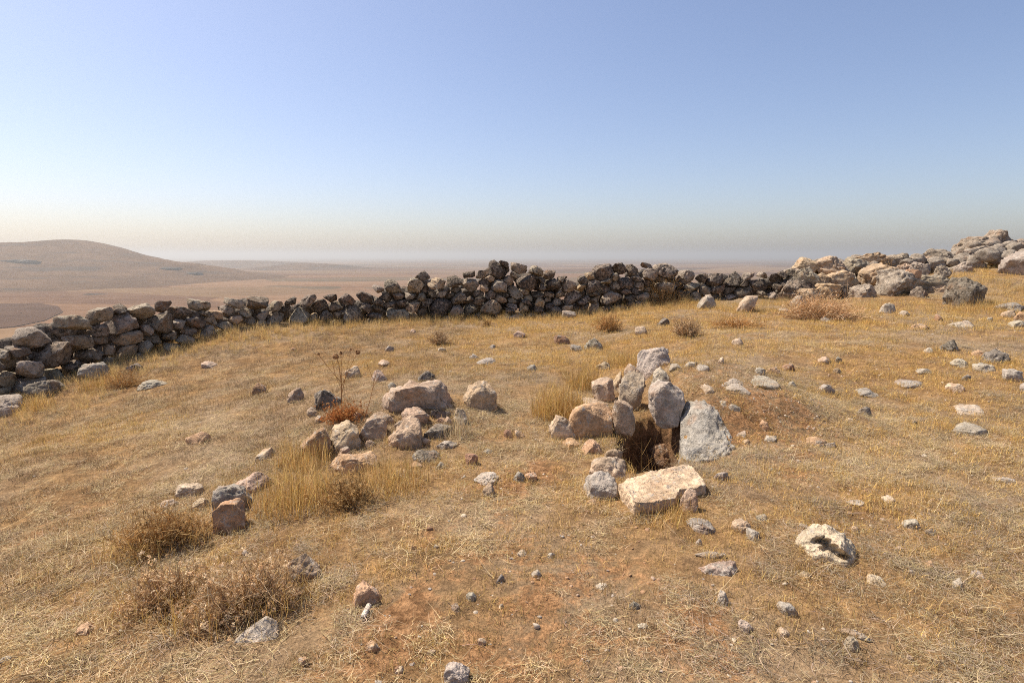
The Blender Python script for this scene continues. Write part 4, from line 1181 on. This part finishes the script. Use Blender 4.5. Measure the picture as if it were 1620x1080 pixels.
sources('straw_patch', 6, t_straw, M_STRAW)
sources('grass_clump', 6, t_tall, M_TALL)
sources('long_straw', 4, t_long, M_STRAW)
def t_peb(r):
    d, f = ico(2)
    v = rough_up(d, 1, r, 6, (.65, .9), .8) * np.array([1, .8, .55])
    return v, f, np.ones((len(v), 3))
def pebble_mat():
    m, nt, out = mat('pebble')
    a = nt.nodes.new('ShaderNodeAttribute'); a.attribute_name = 'tint'; a.attribute_type = 'INSTANCER'
    rp = nt.nodes.new('ShaderNodeValToRGB'); L(nt, a.outputs['Fac'], rp.inputs[0])
    e = rp.color_ramp.elements; e[0].color = (.26, .15, .09, 1); e[1].color = (.58, .47, .34, 1)
    x = e.new(.35); x.color = (.42, .25, .14, 1); x = e.new(.65); x.color = (.38, .32, .26, 1)
    b = N(nt, 'ShaderNodeBsdfDiffuse'); L(nt, rp.outputs[0], b.inputs['Color']); L(nt, b.outputs[0], out.inputs[0]); return m
sources('pebble', 4, t_peb, pebble_mat())

def scatter(name, P, rotz, tilt, scl, tint, kind, label, cat):
    me = bpy.data.meshes.new(name); n = len(P)
    me.vertices.add(n); me.vertices.foreach_set('co', P.astype(np.float32).ravel())
    e = 1e-2
    gx = (terrain0(P[:, 0] + e * 5, P[:, 1], False) - terrain0(P[:, 0] - e * 5, P[:, 1], False)) / (e * 10)
    gy = (terrain0(P[:, 0], P[:, 1] + e * 5, False) - terrain0(P[:, 0], P[:, 1] - e * 5, False)) / (e * 10)
    tx, ty = np.arctan(gy), -np.arctan(gx)
    c, s = np.cos(-rotz), np.sin(-rotz)
    rx = c * tx - s * ty + tilt[:, 0]; ry = s * tx + c * ty + tilt[:, 1]
    def attr(nm, typ, key, arr):
        a = me.attributes.new(nm, typ, 'POINT'); a.data.foreach_set(key, np.ascontiguousarray(arr).ravel())
    attr('rot', 'FLOAT_VECTOR', 'vector', np.column_stack([rx, ry, rotz]).astype(np.float32))
    attr('scl', 'FLOAT', 'value', scl.astype(np.float32))
    attr('tint', 'FLOAT', 'value', tint.astype(np.float32))
    o = link(name, me); tag(o, label, cat, kind='stuff')
    ng = bpy.data.node_groups.new(name, 'GeometryNodeTree')
    ng.interface.new_socket('Geometry', in_out='INPUT', socket_type='NodeSocketGeometry')
    ng.interface.new_socket('Geometry', in_out='OUTPUT', socket_type='NodeSocketGeometry')
    gi = ng.nodes.new('NodeGroupInput'); go = ng.nodes.new('NodeGroupOutput')
    j = ng.nodes.new('GeometryNodeJoinGeometry')
    for so in SRC[kind]:
        oi = ng.nodes.new('GeometryNodeObjectInfo'); oi.inputs['Object'].default_value = so; oi.inputs['As Instance'].default_value = True
        ng.links.new(oi.outputs['Geometry'], j.inputs[0])
    ip = ng.nodes.new('GeometryNodeInstanceOnPoints')
    ng.links.new(gi.outputs[0], ip.inputs['Points']); ng.links.new(j.outputs[0], ip.inputs['Instance'])
    ip.inputs['Pick Instance'].default_value = True
    ri = ng.nodes.new('FunctionNodeRandomValue'); ri.data_type = 'INT'
    for s_ in ri.inputs:
        if s_.name == 'Min' and s_.type == 'INT': s_.default_value = 0
        if s_.name == 'Max' and s_.type == 'INT': s_.default_value = len(SRC[kind]) - 1
    ng.links.new([q for q in ri.outputs if q.type == 'INT'][0], ip.inputs['Instance Index'])
    na = ng.nodes.new('GeometryNodeInputNamedAttribute'); na.data_type = 'FLOAT_VECTOR'; na.inputs['Name'].default_value = 'rot'
    er = ng.nodes.new('FunctionNodeEulerToRotation'); ng.links.new(na.outputs['Attribute'], er.inputs[0]); ng.links.new(er.outputs[0], ip.inputs['Rotation'])
    ns = ng.nodes.new('GeometryNodeInputNamedAttribute'); ns.data_type = 'FLOAT'; ns.inputs['Name'].default_value = 'scl'
    ng.links.new(ns.outputs['Attribute'], ip.inputs['Scale'])
    ng.links.new(ip.outputs[0], go.inputs[0])
    md = o.modifiers.new('scatter', 'NODES'); md.node_group = ng
    return o

FOOTA = np.array(FOOT)
def field_points(r, dens, rmin=1.5, rmax=15.5, mult=1.0):
    """points over the visible slope, dens(x,y) per square metre"""
    n = int(260000 * mult)
    y = r.uniform(rmin, rmax, n); x = r.uniform(-1.15, 1.15, n) * (y + .9)
    area = (rmax - rmin) * 2.3 * ((rmax + rmin) / 2 + .9)
    # sampling density of this scheme at y is n/((rmax-rmin)*2.3*(y+.9))
    sd_ = n / ((rmax - rmin) * 2.3 * (y + .9))
    keep = r.uniform(0, 1, n) < dens(x, y) / sd_
    rr_ = np.hypot(x, y)
    keep &= rr_ < rwall(x, y) + .35
    keep &= (((x - PIT[0] - .26 * (y - PIT[1])) / .31) ** 2 + ((y - PIT[1]) / .72) ** 2) > 1
    x, y = x[keep], y[keep]
    ok = np.ones(len(x), bool)
    for (fx, fy, fr) in FOOTA:
        ok &= (x - fx) ** 2 + (y - fy) ** 2 > (fr * .85) ** 2
    x, y = x[ok], y[ok]
    return np.column_stack([x, y, terrain0(x, y)])
def patch(x, y, sc, seed):
    return fbm(np.column_stack([x * sc, y * sc]), 3, seed)
# where the tall golden grass grows
GOLD = [(880, 620, .35, 1.0), (915, 590, .35, .9), (985, 575, .4, .8), (940, 560, .45, .7), (470, 760, .35, .9), (450, 700, .3, .7), (520, 775, .3, .9), (600, 760, .35, .8), (670, 750, .25, .6), (395, 790, .25, .6), (620, 700, .25, .6), (550, 700, .22, .6),
        (690, 590, .3, .6), (640, 590, .3, .6), (1060, 800, .25, .6), (985, 800, .2, .5), (900, 690, .25, .7), (200, 590, .8, .9), (120, 640, .6, .7), (40, 665, .5, .8), (300, 550, 1.0, .9), (420, 530, 1.2, .9), (560, 520, 1.2, .7), (680, 510, 1.0, .9), (800, 505, 1.0, 1.0), (930, 500, 1.0, 1.0),
        (1010, 490, .9, 1.0), (1080, 483, .9, 1.0), (1160, 490, .8, .9), (1230, 482, .8, .8), (1380, 485, .7, .8), (1440, 485, .6, .7), (1480, 492, .6, .7), (1560, 482, .7, .8), (1600, 460, .8, .9), (470, 520, 1.2, .9), (840, 640, .25, .5), (560, 590, .5, .5), (820, 500, .9, .9)]
_gold = [(ground_at(a, b), r_, k) for a, b, r_, k in GOLD]
def gold_at(x, y):
    s = np.zeros_like(x)
    for g, r_, k in _gold: s = np.maximum(s, k * np.exp(-((x - g[0]) ** 2 + (y - g[1]) ** 2) / (r_ * r_)))
    gap = rwall(x, y) - np.hypot(x, y)
    strip = np.exp(-((gap - .5) / .75) ** 2) * (np.degrees(np.arctan2(x, y)) < 18) * .9
    return np.maximum(s, strip)
def build_grass():
    r = np.random.default_rng(11)
    so = lambda x, y: np.clip(1 - 1.05 * np.clip(soil_at(x, y) + .45 * patch(x, y, 2.2, 71), 0, 1), .06, 1)
    P = field_points(r, lambda x, y: so(x, y) * np.interp(y, [1.5, 4, 8, 15], [300, 235, 125, 70]) * np.clip(.56 + .7 * patch(x, y, .5, 75) + .7 * patch(x, y, 1.1, 73) + 1.3 * patch(x, y, 5.5, 74), .03, 1.6))
    ring = []
    for fx, fy, fr in FOOT:
        k = int(6 + 26 * fr); a = r.uniform(0, 6.283, k); q = fr * r.uniform(.85, 1.35, k)
        ring.append(np.column_stack([fx + np.cos(a) * q, fy + np.sin(a) * q]))
    ring = np.concatenate(ring); ring = ring[pit_depth(ring[:, 0], ring[:, 1]) < .02]
    P = np.concatenate([P, np.column_stack([ring, terrain0(ring[:, 0], ring[:, 1])])])
    n = len(P); tint = np.clip(.46 + 1.2 * patch(P[:, 0], P[:, 1], .5, 75) + .20 * np.clip(P[:, 0], -2.5, 4) + r.normal(0, .2, n) + .12 * (P[:, 1] - 5) / 5, 0, 1)
    scatter('dry_grass', P, r.uniform(0, 6.28, n), r.normal(0, .1, (n, 2)), r.uniform(.7, 1.35, n) * np.interp(P[:, 1], [2, 8, 15], [.95, 1.35, 1.9]), tint, 'stubble_tuft', 'short dry golden grass covering the stony slope', 'grass')
    P = field_points(r, lambda x, y: so(x, y) * np.interp(y, [1.5, 4, 8, 15], [250, 165, 70, 26]) * np.clip(.7 + .9 * patch(x, y, .9, 83) + 1.0 * patch(x, y, 4.5, 84), .05, 1.6))
    n = len(P); tint = np.clip(.4 + .7 * patch(P[:, 0], P[:, 1], .7, 85) + r.normal(0, .25, n), 0, 1)
    scatter('straw_litter', P, r.uniform(0, 6.28, n), r.normal(0, .05, (n, 2)), r.uniform(.7, 1.3, n), tint, 'straw_patch', 'flattened grey and tan straw lying over the soil', 'straw')
    P = field_points(r, lambda x, y: 190 * np.clip(gold_at(x, y) * 1.15 + .5 * patch(x, y, 1.6, 93) - .22, 0, 1) * np.interp(y, [3, 8, 15], [1, .62, .42]))
    n = len(P); tint = np.clip(.5 + .8 * patch(P[:, 0], P[:, 1], .8, 95) + r.normal(0, .25, n), 0, 1)
    gv = gold_at(P[:, 0], P[:, 1])
    scatter('tall_grass', P, r.uniform(0, 6.28, n), r.normal(0, .12, (n, 2)), (.34 + .50 * gv) * r.uniform(.6, 1.3, n) * np.interp(P[:, 1], [3, 9, 14], [.85, .95, 1.1]), tint, 'grass_clump', 'taller golden dry grass along the wall and around the stones', 'grass')
    P = field_points(r, lambda x, y: np.interp(y, [1.5, 3, 6, 10], [6, 4, 2.0, 0]) + 0 * x, mult=.3); n = len(P)
    P[:, 2] += .012
    scatter('long_straws', P, r.uniform(0, 6.28, n), r.normal(0, .05, (n, 2)), r.uniform(.5, 1.05, n), r.uniform(.5, 1, n), 'long_straw', 'long pale stalks lying loose on the ground', 'straw')
    P = field_points(r, lambda x, y: np.interp(y, [1.5, 4, 8, 14], [85, 75, 30, 10]) * np.clip(.35 + 5.0 * np.exp(-((x - 2.3) / .8) ** 2 - ((y - 5.7) / 1.1) ** 2) + 1.6 * soil_at(x, y) + .9 * patch(x, y, 1.2, 97) + .22 * np.clip(x, -1, 4), .05, 5)); n = len(P)
    scatter('pebbles', P, r.uniform(0, 6.28, n), r.normal(0, .3, (n, 2)), r.lognormal(-5.0, .5, n).clip(.003, .024), r.uniform(0, 1, n), 'pebble', 'small pebbles and chips of stone strewn over the soil', 'pebbles')
build_grass()

GPAL = np.array([(.62, .41, .14), (.55, .34, .11), (.68, .48, .20), (.44, .26, .09)])
def tussock(px, py, rad, h, n, label, lean=.35, pal=None):
    r = nr(); g = ground_at(px, py)
    h = h * .78; n = int(n * .95)
    b = disc(r, n, rad * 1.1, .6)
    for i in (0,): b[:, 2] = terrain0(g[0] + b[:, 0], g[1] + b[:, 1]) - g[2] - .01
    c = (GPAL if pal is None else pal)[r.integers(0, len(GPAL if pal is None else pal), n)] * shade(r, n, .28)
    v, f, cc = blades(r, n, b, np.abs(r.normal(lean * .6, lean, n)), h * r.uniform(.25, 1.12, n), .0042, 1.0, 4, c)
    o = link('grass_tussock', mesh_from('grass_tussock', v, f, M_PLANT, True, cc), g)
    return tag(o, label, 'grass tussock', 'dry grass tussocks')
tussock(885, 655, .26, .42, 1500, 'big golden brown grass tussock left of the pit', .32)
tussock(925, 612, .2, .34, 800, 'golden tussock behind the big one, reaching the pinkish stone', .3)
tussock(990, 576, .24, .26, 700, 'golden grass tussock behind the back stones of the pit', .3)
tussock(480, 735, .2, .30, 700, 'golden tussock left of the long low stone', .25)
tussock(470, 800, .24, .34, 900, 'wide pale golden tussock below the orange block', .3)
tussock(620, 770, .24, .26, 700, 'golden tussock right of the long low stone', .35)
tussock(725, 690, .12, .34, 260, 'wispy pale stalks right of the pile', .25, np.array([(.60, .47, .28), (.52, .40, .24)]))
tussock(1060, 815, .2, .16, 420, 'short dry tussock in front of the slab', .45)
tussock(160, 612, .25, .34, 520, 'golden tussock in front of the boulder at the left wall foot', .25)
tussock(55, 650, .22, .34, 420, 'golden tussock beside the pale layered boulder', .25)
tussock(1545, 492, .5, .34, 900, 'golden tussock at the foot of the big dark boulder', .4)

def tube(p0, p1, w0, w1):
    d = p1 - p0; n = np.linalg.norm(d) + 1e-9; d = d / n
    a = np.cross(d, [0, 0, 1.0]); a = a / np.linalg.norm(a) if np.linalg.norm(a) > 1e-3 else np.array([1.0, 0, 0]); b = np.cross(d, a)
    k = [(math.cos(t), math.sin(t)) for t in (0, 2.094, 4.189)]
    V = [p0 + (a * x + b * y) * w0 for x, y in k] + [p1 + (a * x + b * y) * w1 for x, y in k]
    return np.array(V), np.array([(0, 1, 4, 3), (1, 2, 5, 4), (2, 0, 3, 5)])
class Bag:
    def __init__(s): s.v, s.f, s.c, s.n = [], [], [], 0
    def add(s, v, f, c):
        s.v.append(v); s.f.append(np.asarray(f) + s.n); s.c.append(np.repeat(np.array(c)[None], len(v), 0) if np.ndim(c) == 1 else c); s.n += len(v)
    def build(s, name): return mesh_from(name, np.concatenate(s.v), np.concatenate(s.f), M_PLANT, False, np.concatenate(s.c))
def twigs(B, r, rx, ry, h, n, cols, w=.0035, spread=1.0, sub=3):
    tips = []
    for i in range(n):
        a = r.uniform(0, 6.283); el = r.uniform(.12, 1.35)
        d = np.array([math.cos(a) * math.cos(el) * rx, math.sin(a) * math.cos(el) * ry, math.sin(el) * h]) * r.uniform(.42, 1.22)
        b = np.array([math.cos(a) * rx * .25, math.sin(a) * ry * .25, 0]) * r.uniform(0, 1.4)
        m = b + (d - b) * .5 + r.normal(0, .05, 3) * max(rx, h)
        c = cols[r.integers(len(cols))] * r.uniform(.7, 1.25)
        B.add(*tube(b, m, w, w * .7), c); B.add(*tube(m, d, w * .7, w * .3), c)
        tips.append(d)
        for k in range(sub):
            t = r.uniform(.3, 1); p = m + (d - m) * t
            q = p + (r.normal(0, .22, 3) + np.array([0, 0, .12])) * max(rx, h) * .8
            q[2] = max(.005, q[2]); B.add(*tube(p, q, w * .5, w * .2), c); tips.append(q)
    return np.array(tips)
def knobs(B, r, P, size, cols, per=12):
    """dry flower heads and curled leaves: tufts of small faces"""
    for p in P:
        c = cols[r.integers(len(cols))] * r.uniform(.7, 1.25)
        s = size * r.uniform(.6, 1.3)
        d = rand_unit(r, per); q = p + d * s * r.uniform(.5, 1, per)[:, None]
        t = np.cross(d, rand_unit(r, per)); t /= np.linalg.norm(t, axis=1)[:, None] + 1e-9
        u = np.cross(d, t)
        e = s * .38
        V = np.stack([q - t * e, q + d * e * .6 - u * e, q + t * e, q + d * e * .6 + u * e], 1).reshape(-1, 3)
        B.add(V, np.arange(per * 4).reshape(-1, 4), np.repeat(np.repeat(c[None], per, 0) * r.uniform(.75, 1.25, per)[:, None], 4, 0))
def shrub(px, py, rx, ry, h, n, label, cols, hc=None, knob=0, ksize=.012, w=.0032, name='dry_shrub', cat='shrub', fill=0, grass=0):
    r = nr(); g = ground_at(px, py)
    rt, aw = view_frame(g[0], g[1])
    root = bpy.data.objects.new(name, None); COL.objects.link(root); root.location = g
    root.rotation_euler = (0, 0, math.atan2(rt[1], rt[0]))
    tag(root, label, cat, 'dry shrubs on the slope')
    B = Bag(); tips = twigs(B, r, rx, ry, h, n, cols, w)
    link('twigs', B.build('twigs'), parent=root)
    if knob:
        K = Bag()
        P = tips[r.integers(0, len(tips), knob)] + r.normal(0, .02, (knob, 3))
        if fill:
            a = r.uniform(0, 6.283, fill); q = r.uniform(0, 1, fill) ** .5; zz = np.sqrt(np.maximum(0, 1 - q * q)) * r.uniform(.55, 1.0, fill) * (.75 + .35 * vnoise(np.column_stack([np.cos(a) * q * 3, np.sin(a) * q * 3]), 5))
            P = np.concatenate([P, np.column_stack([np.cos(a) * q * rx, np.sin(a) * q * ry, zz * h])])
        P[:, 2] = np.maximum(.01, P[:, 2])
        knobs(K, r, P, ksize, hc if hc is not None else cols)
        link('dry_heads', K.build('dry_heads'), parent=root)
    if grass:
        b = disc(r, grass, 1.0, .7) * np.array([rx * 1.25, ry * 1.35, 0])
        v, f, cc = blades(r, grass, b, np.abs(r.normal(.4, .35, grass)), h * r.uniform(.25, 1.05, grass), .0035, .7, 3, GPAL[r.integers(0, 4, grass)] * shade(r, grass, .2))
        link('grass_blades', mesh_from('grass_blades', v, f, M_PLANT, True, cc), parent=root)
    return root
BR = np.array([(.62, .41, .18), (.50, .31, .13), (.70, .49, .23)])
PK = np.array([(.78, .57, .34), (.68, .47, .26), (.84, .66, .43), (.54, .36, .19)])
GB = np.array([(.42, .29, .15), (.50, .35, .19)])
shrub(385, 968, .27, .17, .22, 210, 'large knobbly pinkish brown shrub behind the flat pale stone', PK * .85, PK, 330, .012, fill=230, grass=520)
shrub(270, 955, .21, .16, .17, 160, 'knobbly pinkish brown shrub left of the largest one', PK * .85, PK, 220, .011, fill=120, grass=380)
shrub(258, 862, .28, .17, .19, 240, 'golden brown spiny shrub below the left cluster of stones', BR, np.concatenate([BR, GB]), 330, .010, fill=110, grass=520)
shrub(555, 800, .22, .18, .20, 160, 'dark brown dried shrub in the grass below the long low stone', BR * .8, BR, 260, .009, fill=150)
shrub(200, 612, .32, .25, .24, 160, 'brown twiggy shrub at the left end by the long pale stone', BR * 1.1, GB, 120, .012)
shrub(697, 545, .24, .2, .20, 200, 'small grey brown twiggy shrub on the slope below the middle wall', PK * .8, w=.005)
shrub(962, 524, .30, .25, .30, 240, 'round twiggy shrub left of the pale peaked stone', BR * 1.15, GB, 100, .012, w=.0055)
shrub(1085, 532, .28, .24, .28, 240, 'round twiggy shrub below the dark grey stone', PK * .85, PK, 100, .012, w=.0055)
shrub(1298, 506, .70, .35, .36, 420, 'wide pinkish brown brush before the tumbled wall', PK * 1.1, PK * 1.1, 300, .014, w=.006)
shrub(1170, 517, .55, .3, .12, 150, 'low flat reddish brush below the low part of the wall', BR * 1.2, PK, 200, .012, w=.005)
shrub(1050, 482, .55, .3, .62, 200, 'tall thin brown bush standing against the middle wall', BR * .95, BR, 120, .014, w=.006)
shrub(1395, 442, .3, .2, .45, 90, 'thin brown bush growing between the tumbled boulders', BR, GB, 60, .014, w=.006)
shrub(770, 516, .16, .12, .14, 70, 'tiny brown shrub in grass at the wall foot', BR * .9, w=.005)
shrub(905, 648, .15, .12, .12, 90, 'dark twiggy undergrowth by the flat stone left of the pit', PK * .6, w=.003)
OR = np.array([(.56, .25, .085), (.50, .21, .07), (.62, .34, .13)])
shrub(546, 664, .24, .16, .12, 130, 'bright orange dried plant at the foot of the thistle', OR, OR, 330, .010, name='dried_plant', cat='plant', fill=100)
# twigs inside the pit
def pit_twigs():
    r = nr(); p = np.array([PIT[0] + .02, PIT[1] - .16, terrain0(np.array([PIT[0]]), np.array([PIT[1]]))[0] - .62])
    root = bpy.data.objects.new('dead_stalks', None); COL.objects.link(root); root.location = p
    tag(root, 'thin dead stalks growing up out of the pit', 'plant')
    B = Bag(); twigs(B, r, .34, .3, .62, 46, np.array([(.50, .32, .13), (.40, .24, .10)]), .0028, sub=2)
    link('twigs', B.build('twigs'), parent=root)
pit_twigs()

# tall thistle and the bare stalk beside it
def thistle():
    g = ground_at(541, 655); aw = view_frame(g[0], g[1])
    root = bpy.data.objects.new('thistle', None); COL.objects.link(root); root.location = g
    tag(root, 'tall dried thistle with round seed heads in front of the pale topped stone', 'thistle', 'dry shrubs on the slope')
    def P(px, py, dy=0): return at_depth(px, py, g[1] + dy) - g
    col = np.array((.46, .27, .12)); B = Bag()
    lines = [((541, 655), (540, 605), .006), ((540, 605), (536, 575), .005), ((536, 575), (531, 563), .004), ((540, 605), (520, 582), .0035), ((520, 582), (504, 561), .003),
             ((540, 607), (541, 580), .0035), ((541, 580), (539, 560), .003), ((540, 612), (555, 578), .003), ((555, 578), (564, 560), .0025), ((541, 622), (549, 585), .003), ((549, 585), (555, 553), .0022), ((541, 618), (530, 592), .003), ((530, 592), (526, 570), .0025)]
    for i, (a, b, w) in enumerate(lines):
        B.add(*tube(P(*a, .02 * ((i * 7) % 5 - 2)), P(*b, .03 * ((i * 5) % 5 - 2)), w, w * .75), col)
    link('stem', B.build('stem'), parent=root)
    r = nr()
    for (px, py, s) in [(531, 564, .026), (566, 557, .022), (539, 558, .018), (504, 560, .012), (555, 552, .012)]:
        K = Bag(); knobs(K, r, np.array([P(px, py)] * 4), s, np.array([(.55, .36, .20), (.44, .27, .14)]), 26)
        link('seed_head', K.build('seed_head'), parent=root)
    g2 = ground_at(690, 660)
    g2 = ground_at(575, 668)
    root = bpy.data.objects.new('dead_stalk', None); COL.objects.link(root); root.location = g2
    tag(root, 'thin bare reddish stalk right of the thistle before the flat boulder', 'plant', 'dry shrubs on the slope')
    def P2(px, py): return at_depth(px, py, g2[1]) - g2
    B = Bag()
    for a, b, w in [((574, 668), (586, 630), .004), ((586, 630), (592, 603), .003), ((592, 603), (596, 585), .0025), ((592, 603), (581, 577), .0022), ((589, 615), (600, 595), .002)]:
        B.add(*tube(P2(*a), P2(*b), w, w * .7), np.array((.40, .19, .08)))
    link('stem', B.build('stem'), parent=root)
thistle()

# the pale hollow stick
def hollow_stick():
    r = nr(); a = ground_at(574, 983); b = ground_at(584, 962)
    d = b - a; ln = np.linalg.norm(d); d /= ln
    ax = np.cross(d, [0, 0, 1]); ax /= np.linalg.norm(ax); up = np.cross(ax, d)
    R, n = .0125, 14; V = []
    prof = [(0, R * .6), (0, R), (.33, R * 1.04), (.66, R), (1, R * .96), (1, R * .6), (.7, R * .55), (.3, R * .55)]
    for t, q in prof:
        for k in range(n):
            an = 6.2832 * k / n; V.append(d * ln * t + (ax * math.cos(an) + up * math.sin(an)) * q * (1 + .05 * math.sin(3 * an)) + np.array([0, 0, R + .004]))
    F_ = [(i * n + k, i * n + (k + 1) % n, ((i + 1) % len(prof)) * n + (k + 1) % n, ((i + 1) % len(prof)) * n + k) for i in range(len(prof)) for k in range(n)]
    o = link('hollow_stick', mesh_from('hollow_stick', np.array(V), np.array(F_), M_ROCK), a); o.color = (.70, .62, .52, .02)
    tag(o, 'short pale hollow stick lying below the pale orange stone', 'stick')
hollow_stick()
print('wall stones', NW, 'rocks', len(ROCKS) + len(OUT))
